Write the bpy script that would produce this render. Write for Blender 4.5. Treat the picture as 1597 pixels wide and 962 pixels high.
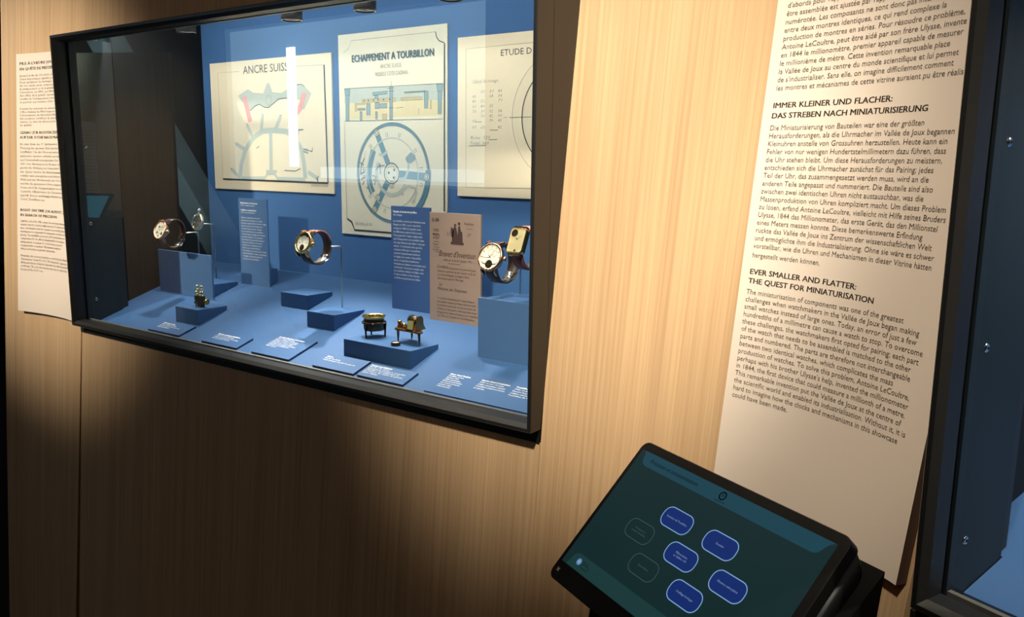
import bpy, math, random
from math import sin, cos, pi, radians as RAD, sqrt, atan2
from mathutils import Matrix, Vector

# ---------------------------------------------------------------- camera, world, lights
scene = bpy.context.scene
COL = scene.collection
for o in list(bpy.data.objects):
    bpy.data.objects.remove(o)

cam_data = bpy.data.cameras.new('camera')
cam = bpy.data.objects.new('camera', cam_data)
COL.objects.link(cam)
yaw, pitch, roll = 0.6223, 0.172, 0.0128
fwd = Vector((-sin(yaw) * cos(pitch), cos(yaw) * cos(pitch), -sin(pitch)))
rt = Vector((cos(yaw), sin(yaw), 0))
up = rt.cross(fwd)
r2 = rt * cos(roll) + up * sin(roll)
u2 = up * cos(roll) - rt * sin(roll)
cam.matrix_world = Matrix(((r2.x, u2.x, -fwd.x, 1.5073), (r2.y, u2.y, -fwd.y, -0.745),
                           (r2.z, u2.z, -fwd.z, 0.2983), (0, 0, 0, 1)))
cam_data.sensor_fit = 'HORIZONTAL'
cam_data.sensor_width = 36.0
cam_data.lens = 36.0 * 1313.3 / 1597.0
cam_data.clip_start = 0.02
scene.camera = cam

world = bpy.data.worlds.new('World')
scene.world = world
world.use_nodes = True
world.node_tree.nodes['Background'].inputs[0].default_value = (0.55, 0.62, 0.75, 1)
world.node_tree.nodes['Background'].inputs[1].default_value = 0.02

vs = scene.view_settings
vs.view_transform = 'Standard'
vs.look = 'None'
vs.exposure = 0.0
vs.gamma = 1.0
vs.use_curve_mapping = False


def spot(name, loc, target, power, angle, blend, color, radius=0.03):
    ld = bpy.data.lights.new(name, 'SPOT')
    ld.energy = power
    ld.spot_size = RAD(angle)
    ld.spot_blend = blend
    ld.color = color
    ld.shadow_soft_size = radius
    lo = bpy.data.objects.new(name, ld)
    COL.objects.link(lo)
    lo.location = loc
    d = Vector(target) - Vector(loc)
    lo.rotation_euler = d.to_track_quat('-Z', 'Y').to_euler()
    return lo


WARM = (1.0, 0.87, 0.69)
# warm ceiling spots of the room washing the curved oak panels
spot('room_and_fill_spot', (1.48, -1.15, 1.55), (1.06, 0.02, 0.345), 335, 22.5, 1.0, WARM, 0.05)
spot('room_and_fill_spot', (1.40, -1.20, 1.55), (1.325, -0.04, 0.185), 115, 18.5, 1.0, WARM, 0.05)  # extra spot added to lift the lower text board
spot('room_and_fill_spot', (-0.90, -2.30, 1.60), (-0.19, 0.0, 0.305), 520, 18, 1.0, WARM, 0.05)
# narrow spot on the left-hand exhibits of the large case
spot('room_and_fill_spot', (0.30, -2.20, 1.45), (0.09, 0.15, 0.15), 30, 9, 0.9, WARM, 0.03)
# spot of the station across the room, seen only as a reflection in the showcase glass
spot('room_and_fill_spot', (-1.6, -0.4, 1.3), (-2.55, -1.46, 0.05), 48, 40, 1.0, WARM, 0.05)
# added spot standing in for cool daylight on the roof strut across the room
spot('room_and_fill_spot', (-2.6, 0.5, 1.6), (-3.75, -2.45, 0.6), 700, 40, 0.6, (0.55, 0.85, 1.0), 0.1)
# unseen warm fill lamp added to lift the dim oak
ga = bpy.data.lights.new('fill_light', 'AREA')
ga.energy = 4.6
ga.shape = 'RECTANGLE'
ga.size = 2.0
ga.size_y = 1.0
ga.color = (1.0, 0.50, 0.24)
gao = bpy.data.objects.new('fill_light', ga)
COL.objects.link(gao)
gao.location = (0.6, -1.9, 1.6)
gao.rotation_euler = (RAD(35), 0, 0)

# ---------------------------------------------------------------- materials
MATS = {}


def mat(name, color, rough=0.5, metal=0.0, spec=0.5, emit=None, estr=0.0, noise=0.0, nscale=40.0, bump=0.0):
    if name in MATS:
        return MATS[name]
    m = bpy.data.materials.new(name)
    m.use_nodes = True
    nt = m.node_tree
    b = nt.nodes['Principled BSDF']
    b.inputs['Base Color'].default_value = (*color, 1)
    b.inputs['Roughness'].default_value = rough
    b.inputs['Metallic'].default_value = metal
    b.inputs['Specular IOR Level'].default_value = spec
    if emit:
        b.inputs['Emission Color'].default_value = (*emit, 1)
        b.inputs['Emission Strength'].default_value = estr
    if noise or bump:
        tc = nt.nodes.new('ShaderNodeTexCoord')
        nz = nt.nodes.new('ShaderNodeTexNoise')
        nz.inputs['Scale'].default_value = nscale
        nz.inputs['Detail'].default_value = 4
        nt.links.new(tc.outputs['Object'], nz.inputs['Vector'])
        if noise:
            mx = nt.nodes.new('ShaderNodeMix')
            mx.data_type = 'RGBA'
            mx.inputs[6].default_value = (*[c * (1 - noise) for c in color], 1)
            mx.inputs[7].default_value = (*[min(1, c * (1 + noise)) for c in color], 1)
            nt.links.new(nz.outputs['Fac'], mx.inputs[0])
            nt.links.new(mx.outputs[2], b.inputs['Base Color'])
        if bump:
            bp = nt.nodes.new('ShaderNodeBump')
            bp.inputs['Strength'].default_value = bump
            bp.inputs['Distance'].default_value = 0.002
            nt.links.new(nz.outputs['Fac'], bp.inputs['Height'])
            nt.links.new(bp.outputs['Normal'], b.inputs['Normal'])
    MATS[name] = m
    return m


def oak_material():
    m = bpy.data.materials.new('oak_veneer')
    m.use_nodes = True
    nt = m.node_tree
    N, L = nt.nodes, nt.links
    b = N['Principled BSDF']
    b.inputs['Roughness'].default_value = 0.55
    b.inputs['Specular IOR Level'].default_value = 0.25
    uv = N.new('ShaderNodeUVMap')
    sep = N.new('ShaderNodeSeparateXYZ')
    L.new(uv.outputs['UV'], sep.inputs[0])

    def math_(op, a, v):
        n = N.new('ShaderNodeMath')
        n.operation = op
        L.new(a, n.inputs[0])
        n.inputs[1].default_value = v
        return n.outputs[0]
    # broad leaves of veneer, each with its own tone
    leaf = math_('MULTIPLY', math_('ADD', sep.outputs['X'], 4.0), 7.69)
    fl = N.new('ShaderNodeMath')
    fl.operation = 'FLOOR'
    L.new(leaf, fl.inputs[0])
    wn = N.new('ShaderNodeTexWhiteNoise')
    wn.noise_dimensions = '1D'
    L.new(fl.outputs[0], wn.inputs['W'])
    # fine vertical grain
    mp = N.new('ShaderNodeMapping')
    mp.inputs['Scale'].default_value = (260, 2.2, 1)
    L.new(uv.outputs['UV'], mp.inputs['Vector'])
    n1 = N.new('ShaderNodeTexNoise')
    n1.inputs['Scale'].default_value = 1.0
    n1.inputs['Detail'].default_value = 6
    n1.inputs['Roughness'].default_value = 0.65
    L.new(mp.outputs[0], n1.inputs['Vector'])
    mp2 = N.new('ShaderNodeMapping')
    mp2.inputs['Scale'].default_value = (24, 0.5, 1)
    L.new(uv.outputs['UV'], mp2.inputs['Vector'])
    n2 = N.new('ShaderNodeTexNoise')
    n2.inputs['Scale'].default_value = 1.0
    n2.inputs['Detail'].default_value = 3
    L.new(mp2.outputs[0], n2.inputs['Vector'])
    r1 = N.new('ShaderNodeValToRGB')
    r1.color_ramp.elements[0].position = 0.30
    r1.color_ramp.elements[0].color = (0.46, 0.30, 0.165, 1)
    r1.color_ramp.elements[1].position = 0.62
    r1.color_ramp.elements[1].color = (0.60, 0.425, 0.25, 1)
    L.new(n1.outputs['Fac'], r1.inputs[0])
    r2_ = N.new('ShaderNodeValToRGB')
    r2_.color_ramp.elements[0].position = 0.3
    r2_.color_ramp.elements[0].color = (0.90, 0.885, 0.87, 1)
    r2_.color_ramp.elements[1].position = 0.7
    r2_.color_ramp.elements[1].color = (1.05, 1.045, 1.04, 1)
    L.new(n2.outputs['Fac'], r2_.inputs[0])
    mx = N.new('ShaderNodeMix')
    mx.data_type = 'RGBA'
    mx.blend_type = 'MULTIPLY'
    mx.inputs[0].default_value = 1.0
    L.new(r1.outputs[0], mx.inputs[6])
    L.new(r2_.outputs[0], mx.inputs[7])
    r3 = N.new('ShaderNodeValToRGB')
    r3.color_ramp.elements[0].color = (0.96, 0.955, 0.95, 1)
    r3.color_ramp.elements[1].color = (1.04, 1.04, 1.04, 1)
    L.new(wn.outputs['Value'], r3.inputs[0])
    mx2 = N.new('ShaderNodeMix')
    mx2.data_type = 'RGBA'
    mx2.blend_type = 'MULTIPLY'
    mx2.inputs[0].default_value = 1.0
    L.new(mx.outputs[2], mx2.inputs[6])
    L.new(r3.outputs[0], mx2.inputs[7])
    L.new(mx2.outputs[2], b.inputs['Base Color'])
    bp = N.new('ShaderNodeBump')
    bp.inputs['Strength'].default_value = 0.12
    bp.inputs['Distance'].default_value = 0.001
    L.new(n1.outputs['Fac'], bp.inputs['Height'])
    L.new(bp.outputs['Normal'], b.inputs['Normal'])
    return m


def glass_material():
    m = bpy.data.materials.new('showcase_glass')
    m.use_nodes = True
    nt = m.node_tree
    N, L = nt.nodes, nt.links
    N.remove(N['Principled BSDF'])
    out = N['Material Output']
    tr = N.new('ShaderNodeBsdfTransparent')
    tr.inputs[0].default_value = (0.97, 0.985, 0.98, 1)
    gl = N.new('ShaderNodeBsdfGlossy')
    gl.inputs['Roughness'].default_value = 0.0
    gl.inputs['Color'].default_value = (0.95, 1, 1, 1)
    lw = N.new('ShaderNodeLayerWeight')
    lw.inputs['Blend'].default_value = 0.35
    pw = N.new('ShaderNodeMath')
    pw.operation = 'POWER'
    L.new(lw.outputs['Facing'], pw.inputs[0])
    pw.inputs[1].default_value = 3.0
    ma = N.new('ShaderNodeMath')
    ma.operation = 'MULTIPLY_ADD'
    L.new(pw.outputs[0], ma.inputs[0])
    ma.inputs[1].default_value = 0.45
    ma.inputs[2].default_value = 0.12
    geo = N.new('ShaderNodeNewGeometry')
    inv = N.new('ShaderNodeMath')
    inv.operation = 'SUBTRACT'
    inv.inputs[0].default_value = 1.0
    L.new(geo.outputs['Backfacing'], inv.inputs[1])
    mu = N.new('ShaderNodeMath')
    mu.operation = 'MULTIPLY'
    L.new(ma.outputs[0], mu.inputs[0])
    L.new(inv.outputs[0], mu.inputs[1])
    mix = N.new('ShaderNodeMixShader')
    L.new(mu.outputs[0], mix.inputs[0])
    L.new(tr.outputs[0], mix.inputs[1])
    L.new(gl.outputs[0], mix.inputs[2])
    L.new(mix.outputs[0], out.inputs['Surface'])
    return m


OAK = oak_material()
GLASS = glass_material()
BLACK = mat('black_powder_coat', (0.012, 0.013, 0.014), 0.38, 0, 0.5, noise=0.2, nscale=300)
BLACKGLOSS = mat('black_bevel_edge', (0.045, 0.044, 0.042), 0.28, 0.3, 0.5, noise=0.1, nscale=200)
DARKSIDE = mat('black_case_lining', (0.006, 0.0065, 0.007), 0.6, 0, 0.3, noise=0.1, nscale=50)
RAIL = mat('grey_metal_rail', (0.20, 0.19, 0.17), 0.45, 0.6, noise=0.1, nscale=200)
CHROME = mat('polished_steel', (0.75, 0.75, 0.74), 0.18, 1.0, noise=0.04, nscale=80)
SATIN = mat('satin_steel_rod', (0.50, 0.47, 0.42), 0.35, 1.0, noise=0.05, nscale=80)
BLUE = mat('matt_blue_paint', (0.036, 0.098, 0.235), 0.55, 0, 0.3, noise=0.03, nscale=20)
BLUEWALL = mat('blue_back_panel_paint', (0.048, 0.138, 0.335), 0.75, 0, 0.3, noise=0.03, nscale=20)
BLUEDARK = mat('blue_block_paint', (0.055, 0.125, 0.30), 0.6, 0, 0.3, noise=0.03, nscale=20)
BLUEPLINTH = mat('grey_blue_plinth_paint', (0.070, 0.155, 0.33), 0.6, 0, 0.3, noise=0.03, nscale=20)
CHEEK = mat('dark_steel_cheek', (0.007, 0.012, 0.015), 0.45, 0.0, noise=0.15, nscale=60)
NAVY = mat('navy_label_edge', (0.012, 0.035, 0.11), 0.6, noise=0.03, nscale=20)
PLATEBLUE = mat('blue_plate_print', (0.045, 0.11, 0.28), 0.6, 0, 0.4, noise=0.03, nscale=20)  # dark blue, taken darker for the shade on the plate
WHITEINK = mat('white_lettering', (0.85, 0.87, 0.88), 0.6, noise=0.02, nscale=20)
BLACKINK = mat('black_lettering', (0.035, 0.028, 0.022), 0.6, noise=0.02, nscale=20)
GREYINK = mat('dark_grey_lettering', (0.075, 0.06, 0.048), 0.6, noise=0.02, nscale=20)
PAPER = mat('cream_drawing_paper', (0.76, 0.68, 0.51), 0.8, 0, 0.2, noise=0.04, nscale=12)
PAPERCOOL = mat('pale_drawing_paper', (0.68, 0.66, 0.53), 0.8, 0, 0.2, noise=0.04, nscale=12)
PATENT = mat('aged_brown_paper', (0.35, 0.25, 0.20), 0.8, 0, 0.2, noise=0.10, nscale=25)
SEPIA = mat('sepia_ink', (0.07, 0.035, 0.03), 0.7, noise=0.05, nscale=30)
PANELW = mat('cream_text_board', (0.74, 0.655, 0.57), 0.55, 0, 0.3, noise=0.015, nscale=8)
PANELEDGE = mat('brown_board_core', (0.06, 0.032, 0.018), 0.7, noise=0.05, nscale=50)
GOLD = mat('yellow_gold', (0.86, 0.62, 0.28), 0.2, 1.0, noise=0.04, nscale=90)
ROSE = mat('rose_gold', (0.80, 0.47, 0.30), 0.22, 1.0, noise=0.04, nscale=90)
BRASS = mat('old_brass', (0.60, 0.42, 0.14), 0.24, 1.0, noise=0.1, nscale=150)
BRONZE = mat('brown_bronze', (0.40, 0.20, 0.075), 0.3, 1.0, noise=0.2, nscale=150)
IRON = mat('dark_patinated_brass', (0.075, 0.062, 0.045), 0.36, 0.8, noise=0.25, nscale=150)
DARKIRON = mat('blackened_steel', (0.02, 0.02, 0.022), 0.35, 0.8, noise=0.2, nscale=150)
DIAL = mat('cream_dial', (0.80, 0.78, 0.66), 0.4, noise=0.02, nscale=90)
GOLDDIAL = mat('pale_gold_dial', (0.80, 0.70, 0.40), 0.35, 0.5, noise=0.05, nscale=400)
DIALDARK = mat('dark_dial_opening', (0.03, 0.022, 0.012), 0.3, 0.5, noise=0.2, nscale=300)
LEATHERRED = mat('red_brown_leather', (0.19, 0.045, 0.028), 0.5, noise=0.2, nscale=250, bump=0.3)
LEATHERDK = mat('dark_brown_leather', (0.040, 0.020, 0.015), 0.5, noise=0.25, nscale=250, bump=0.3)
LEATHERPINK = mat('rose_leather', (0.50, 0.17, 0.13), 0.5, noise=0.15, nscale=250, bump=0.3)
LEATHERTAN = mat('tan_strap_lining', (0.55, 0.38, 0.27), 0.6, noise=0.1, nscale=200)
TABLETBLACK = mat('black_tablet_housing', (0.009, 0.009, 0.010), 0.42, noise=0.1, nscale=300)
STANDBLACK = mat('matt_black_stand', (0.005, 0.005, 0.0055), 0.8, 0, 0.15, noise=0.1, nscale=200)


# ---------------------------------------------------------------- mesh helpers
WM = {}


def world_of(o):
    return WM.get(o.name, Matrix.Identity(4))


class MB:
    """Collects polygons; build() links them as one mesh object."""

    def __init__(self, xf=None):
        self.v, self.f, self.m, self.uv, self.sm = [], [], [], [], []
        self.mats = []
        self.xf = xf
        self.cur = 0
        self.smooth = False

    def use(self, material, smooth=False):
        if material not in self.mats:
            self.mats.append(material)
        self.cur = self.mats.index(material)
        self.smooth = smooth
        return self

    def face(self, pts, uv=None):
        i0 = len(self.v)
        for p in pts:
            p = Vector(p)
            self.v.append(self.xf @ p if self.xf else p)
        self.f.append(list(range(i0, i0 + len(pts))))
        self.m.append(self.cur)
        self.uv.append(uv)
        self.sm.append(self.smooth)

    def mesh(self, verts, faces):
        i0 = len(self.v)
        for p in verts:
            p = Vector(p)
            self.v.append(self.xf @ p if self.xf else p)
        for f in faces:
            self.f.append([i0 + i for i in f])
            self.m.append(self.cur)
            self.uv.append(None)
            self.sm.append(self.smooth)

    def box(self, x0, x1, y0, y1, z0, z1):
        V = [(x, y, z) for z in (z0, z1) for y in (y0, y1) for x in (x0, x1)]
        self.mesh(V, [(0, 2, 3, 1), (4, 5, 7, 6), (0, 1, 5, 4), (2, 6, 7, 3), (0, 4, 6, 2), (1, 3, 7, 5)])
        return self

    def hexa(self, bottom, top):
        n = len(bottom)
        V = list(bottom) + list(top)
        F = [tuple(reversed(range(n))), tuple(range(n, 2 * n))]
        F += [(i, (i + 1) % n, n + (i + 1) % n, n + i) for i in range(n)]
        self.mesh(V, F)
        return self

    def prism(self, poly, axis, a0, a1):
        """poly: 2-D points; extruded along axis ('x': (y,z), 'y': (x,z), 'z': (x,y))."""
        def P(p, a):
            return {'x': (a, p[0], p[1]), 'y': (p[0], a, p[1]), 'z': (p[0], p[1], a)}[axis]
        self.hexa([P(p, a0) for p in poly], [P(p, a1) for p in poly])
        return self

    def lathe(self, prof, center=(0, 0, 0), axis='z', n=32, cap=True):
        """prof: list of (radius, height)."""
        V, F = [], []
        c = Vector(center)
        for (r, h) in prof:
            for i in range(n):
                a = 2 * pi * i / n
                x, y = r * cos(a), r * sin(a)
                p = {'z': (x, y, h), 'y': (x, h, y), 'x': (h, x, y)}[axis]
                V.append(c + Vector(p))
        for k in range(len(prof) - 1):
            for i in range(n):
                j = (i + 1) % n
                F.append((k * n + i, k * n + j, (k + 1) * n + j, (k + 1) * n + i))
        if cap:
            if prof[0][0] > 1e-7:
                F.append(tuple(reversed(range(n))))
            if prof[-1][0] > 1e-7:
                F.append(tuple(range((len(prof) - 1) * n, len(prof) * n)))
        self.mesh(V, F)
        return self

    def tube(self, pts, r, n=10, cap=True):
        pts = [Vector(p) for p in pts]
        V, F = [], []
        prev = None
        for i, p in enumerate(pts):
            if i == 0:
                t = pts[1] - p
            elif i == len(pts) - 1:
                t = p - pts[i - 1]
            else:
                t = (pts[i + 1] - p).normalized() + (p - pts[i - 1]).normalized()
            t.normalize()
            if prev is None:
                a = t.orthogonal().normalized()
            else:
                a = (prev - t * prev.dot(t)).normalized()
            prev = a
            b = t.cross(a)
            rr = r[i] if isinstance(r, (list, tuple)) else r
            for k in range(n):
                an = 2 * pi * k / n
                V.append(p + (a * cos(an) + b * sin(an)) * rr)
        for i in range(len(pts) - 1):
            for k in range(n):
                j = (k + 1) % n
                F.append((i * n + k, i * n + j, (i + 1) * n + j, (i + 1) * n + k))
        if cap:
            F.append(tuple(reversed(range(n))))
            F.append(tuple(range((len(pts) - 1) * n, len(pts) * n)))
        self.mesh(V, F)
        return self

    def ball(self, c, r, n=16, sy=1.0):
        prof = [(max(1e-6, r * sin(pi * i / 10)), -r * sy * cos(pi * i / 10)) for i in range(11)]
        return self.lathe(prof, c, 'z', n, cap=False)

    def build(self, name, material=None, parent=None, origin=None, local=False, bevel=0.0):
        me = bpy.data.meshes.new(name)
        if material and not self.mats:
            self.mats = [material]
        v = self.v
        if parent is not None and not local:
            inv = world_of(parent).inverted()
            v = [inv @ p for p in v]
        elif origin is not None:
            o_ = Vector(origin)
            v = [p - o_ for p in v]
        me.from_pydata([tuple(p) for p in v], [], self.f)
        for mm in self.mats:
            me.materials.append(mm)
        me.polygons.foreach_set('material_index', self.m)
        me.polygons.foreach_set('use_smooth', self.sm)
        if any(u is not None for u in self.uv):
            ul = me.uv_layers.new(name='UVMap')
            for poly, u in zip(me.polygons, self.uv):
                if u is not None:
                    for li, q in zip(poly.loop_indices, u):
                        ul.data[li].uv = q
        me.validate()
        me.update()
        o = bpy.data.objects.new(name, me)
        COL.objects.link(o)
        if parent is not None:
            o.parent = parent
            WM[o.name] = world_of(parent)
        elif origin is not None:
            o.location = origin
            WM[o.name] = Matrix.Translation(Vector(origin))
        if bevel:
            bv = o.modifiers.new('bevel', 'BEVEL')
            bv.width = bevel
            bv.segments = 2
            bv.limit_method = 'ANGLE'
        return o


def tag(o, label=None, cat=None, group=None, kind=None):
    for k, val in (('label', label), ('category', cat), ('group', group), ('kind', kind)):
        if val:
            o[k] = val
    return o


def empty(name, loc, rot=None):
    o = bpy.data.objects.new(name, None)
    o.empty_display_size = 0.05
    COL.objects.link(o)
    M = Matrix.Translation(Vector(loc))
    if rot is not None:
        M = M @ rot
    o.matrix_world = M
    WM[o.name] = M
    return o


def copy_tree(o, parent=None):
    c = o.copy()
    COL.objects.link(c)
    if parent is not None:
        c.parent = parent
    for ch in [x for x in bpy.data.objects if x.parent is o]:
        copy_tree(ch, c)
    return c


TXT = {}


def text_mesh(s, bold=0.0, res=2):
    key = (s, bold, res)
    if key in TXT:
        return TXT[key]
    cu = bpy.data.curves.new('t', 'FONT')
    cu.body = s
    cu.size = 1.0
    cu.resolution_u = res
    cu.offset = bold
    cu.fill_mode = 'FRONT'
    o = bpy.data.objects.new('t', cu)
    COL.objects.link(o)
    dg = bpy.context.evaluated_depsgraph_get()
    me = bpy.data.meshes.new_from_object(o.evaluated_get(dg))
    V = [(p.co.x, p.co.y) for p in me.vertices]
    F = [tuple(p.vertices) for p in me.polygons]
    bpy.data.objects.remove(o)
    bpy.data.curves.remove(cu)
    bpy.data.meshes.remove(me)
    TXT[key] = (V, F)
    return TXT[key]


def write(mb, s, mapper, u, v, size, xs=0.8, bold=0.0, align='L', width=None, res=2, slant=0.0):
    if 0 < bold < 0.016:          # heavier strokes: the line is set three times, a hair apart
        d = bold * size * 2.4
        for du in (-d, d):
            write(mb, s, mapper, u + du, v, size, xs, 0.0, align, width, res, slant)
        bold = 0.0
    """puts one line of lettering into mb; mapper(u, v) gives the point on the surface."""
    V, F = text_mesh(s, bold, res)
    if not V:
        return 0
    w = max(p[0] for p in V)
    k = size * xs if width is None else width / w
    du = {'L': 0, 'C': -w * k / 2, 'R': -w * k}[align]
    step(mapper)
    mb.mesh([mapper(u + du + (x + slant * y) * k, v + y * size) for x, y in V], F)
    return w * k


class Layer:
    """drawing plane whose strokes lie a few microns over one another, so that none coincide."""

    def __init__(self, y):
        self.y, self.k = y, 0

    def step(self):
        self.k = (self.k + 1) % 70

    def __call__(self, u, v):
        return (u, self.y - self.k * 2e-6, v)


def step(mapper):
    if isinstance(mapper, Layer):
        mapper.step()


def ribbon(mb, pts, w, mapper):
    """flat pen stroke along 2-D points."""
    step(mapper)
    P = [Vector(p) for p in pts]
    Lp, Rp = [], []
    for i, p in enumerate(P):
        t = (P[min(i + 1, len(P) - 1)] - P[max(i - 1, 0)])
        if t.length < 1e-9:
            t = Vector((1, 0))
        t.normalize()
        nrm = Vector((-t.y, t.x))
        Lp.append(p + nrm * w / 2)
        Rp.append(p - nrm * w / 2)
    V = [mapper(*q) for q in Lp] + [mapper(*q) for q in Rp]
    n = len(P)
    mb.mesh(V, [(i, i + n, i + n + 1, i + 1) for i in range(n - 1)])


def circle2(c, r, n=48, a0=0.0, a1=2 * pi):
    return [(c[0] + r * cos(a0 + (a1 - a0) * i / n), c[1] + r * sin(a0 + (a1 - a0) * i / n)) for i in range(n + 1)]


def disc(mb, c, r, mapper, n=24):
    step(mapper)
    mb.face([mapper(*q) for q in circle2(c, r, n)[:-1]])


def rrect(x0, x1, y0, y1, r, n=6):
    P = []
    for cx, cy, a in ((x1 - r, y1 - r, 0), (x0 + r, y1 - r, pi / 2), (x0 + r, y0 + r, pi), (x1 - r, y0 + r, 1.5 * pi)):
        for i in range(n + 1):
            t = a + i * pi / 2 / n
            P.append((cx + r * cos(t), cy + r * sin(t)))
    return P

# ---------------------------------------------------------------- the setting
FLOORZ = -1.12
CEILZ = 1.75


def wall_right_pt(s, z, off=0.0):
    th0, kap, k = -0.168, 1.9307, 0.1295
    th = th0 + kap * s
    return Vector((1.0 + (sin(th) - sin(th0)) / kap + sin(th) * (k * z - off),
                   0.0215 + (cos(th) - cos(th0)) / kap + cos(th) * (k * z - off), z))


def wall_left_pt(s, z, off=0.0):
    th0, kap, k = -0.168, 1.9307, 0.088
    th = th0 + kap * s
    return Vector((-0.007 - (sin(th) - sin(th0)) / kap - sin(th) * (k * z - off),
                   0.0215 + (cos(th) - cos(th0)) / kap + cos(th) * (k * z - off), z))


def curved_wall(name, pt, s0, s1, z0, z1, thick, n=40, flip=False, more=None):
    """oak board following the curve of the wall, with real thickness."""
    b = MB().use(OAK, True)
    if more:
        curved_part(b, pt, *more, thick, 6, flip)
    curved_part(b, pt, s0, s1, z0, z1, thick, n, flip)
    o = b.build(name)
    tag(o, kind='structure')
    return o


def curved_part(b, pt, s0, s1, z0, z1, thick, n, flip):
    b.smooth = True
    nz = 8
    for off, rev in ((0.0, False), (-thick, True)):
        for i in range(n):
            for j in range(nz):
                sa, sb = s0 + (s1 - s0) * i / n, s0 + (s1 - s0) * (i + 1) / n
                za, zb = z0 + (z1 - z0) * j / nz, z0 + (z1 - z0) * (j + 1) / nz
                q = [(sa, za), (sb, za), (sb, zb), (sa, zb)]
                if rev != flip:
                    q.reverse()
                b.face([pt(s, z, off) for s, z in q], [((-s if flip else 1.0 + s), z) for s, z in q])
    b.smooth = False
    for s in (s0, s1):
        q = [(z0, 0.0), (z1, 0.0), (z1, -thick), (z0, -thick)]
        b.face([pt(s, z, o_) for z, o_ in q], [(o_ + s, z) for z, o_ in q])
    for z in (z0, z1):
        for i in range(n):
            sa, sb = s0 + (s1 - s0) * i / n, s0 + (s1 - s0) * (i + 1) / n
            q = [(sa, 0.0), (sb, 0.0), (sb, -thick), (sa, -thick)]
            b.face([pt(s, z, o_) for s, o_ in q], [(s, o_) for s, o_ in q])


curved_wall('wall_right', wall_right_pt, 0.001, 0.436, FLOORZ + 0.001, 1.2, 0.018, more=(0.436, 0.472, FLOORZ + 0.001, -0.055))
curved_wall('wall_left', wall_left_pt, 0.001, 0.257, FLOORZ + 0.001, 1.2, 0.018, flip=True)


def flat_wall(name, x0, x1, parts, xf, origin):
    """leaning oak board of a showcase bay, cut out round the showcase; parts: (z0, z1) strips."""
    b = MB(xf).use(OAK)
    f = lambda z: 0.022 + 0.085 * z
    for z0, z1 in parts:
        q = [(x0, z0), (x1, z0), (x1, z1), (x0, z1)]
        uv = [(x, z) for x, z in q]
        b.face([(x, f(z), z) for x, z in q], uv)
        b.face([(x, f(z) + 0.018, z) for x, z in reversed(q)], list(reversed(uv)))
        for i in range(4):
            p, r = q[i], q[(i + 1) % 4]
            b.face([(p[0], f(p[1]), p[1]), (p[0], f(p[1]) + 0.018, p[1]), (r[0], f(r[1]) + 0.018, r[1]), (r[0], f(r[1]), r[1])],
                   [(p[0], p[1]), (p[0] + 0.018, p[1]), (r[0] + 0.018, r[1]), (r[0], r[1])])
    return tag(b.build(name, origin=origin), kind='structure')


flat_wall('wall_front', -0.0065, 1.0, [(FLOORZ + 0.001, -0.016), (0.516, 1.2)], None, (0.5, 0.02, 0))
BAY2 = Matrix.Translation(Vector((1.4189, -0.1483, 0))) @ Matrix.Rotation(RAD(-23), 4, 'Z')
flat_wall('wall_right_bay', 0.0, 1.0, [(FLOORZ + 0.001, -0.016), (0.516, 1.2)], BAY2, (1.8, -0.3, 0))

ROOMDARK = mat('dark_room_paint', (0.014, 0.015, 0.017), 0.85, noise=0.1, nscale=3)
FLOORM = mat('dark_grey_carpet', (0.035, 0.035, 0.038), 0.9, noise=0.25, nscale=120)
CEILM = mat('dark_ceiling_paint', (0.04, 0.04, 0.043), 0.9, noise=0.1, nscale=5)
TIMBER = mat('grey_old_timber', (0.36, 0.36, 0.34), 0.7, noise=0.35, nscale=6)
RX0, RX1, RY0, RY1 = -6.0, 4.0, -4.0, 3.0


def slab(name, *a, m=ROOMDARK):
    c = ((a[0] + a[1]) / 2, (a[2] + a[3]) / 2, (a[4] + a[5]) / 2)
    return tag(MB().box(*a).build(name, m, origin=c), kind='structure')


slab('floor', RX0, RX1, RY0, RY1, FLOORZ - 0.05, FLOORZ, m=FLOORM)
slab('ceiling', RX0, RX1, RY0, RY1, CEILZ, CEILZ + 0.05, m=CEILM)
slab('wall_far', RX0, RX1, RY1, RY1 + 0.1, FLOORZ, CEILZ)
slab('wall_side_left', RX0 - 0.1, RX0, RY0, RY1, FLOORZ, CEILZ)
slab('wall_side_right', RX1, RX1 + 0.1, RY0, RY1, FLOORZ, CEILZ)
slab('wall_blocker', 0.30, 0.56, -1.35, -0.78, FLOORZ, 0.85)      # unseen blocker, added to keep the window's reflection off the right-hand case
# rear wall with the opening of the attic window (behind the camera)
WX0, WX1, WZ0, WZ1 = -5.1, -2.15, 0.10, 1.42
b = MB()
for a in ((RX0, WX0, FLOORZ, CEILZ), (WX1, RX1, FLOORZ, CEILZ), (WX0, WX1, FLOORZ, WZ0), (WX0, WX1, WZ1, CEILZ)):
    b.box(a[0], a[1], RY0 - 0.12, RY0, a[2], a[3])
tag(b.build('wall_rear', ROOMDARK, origin=(0, RY0, 0)), kind='structure')
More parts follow.
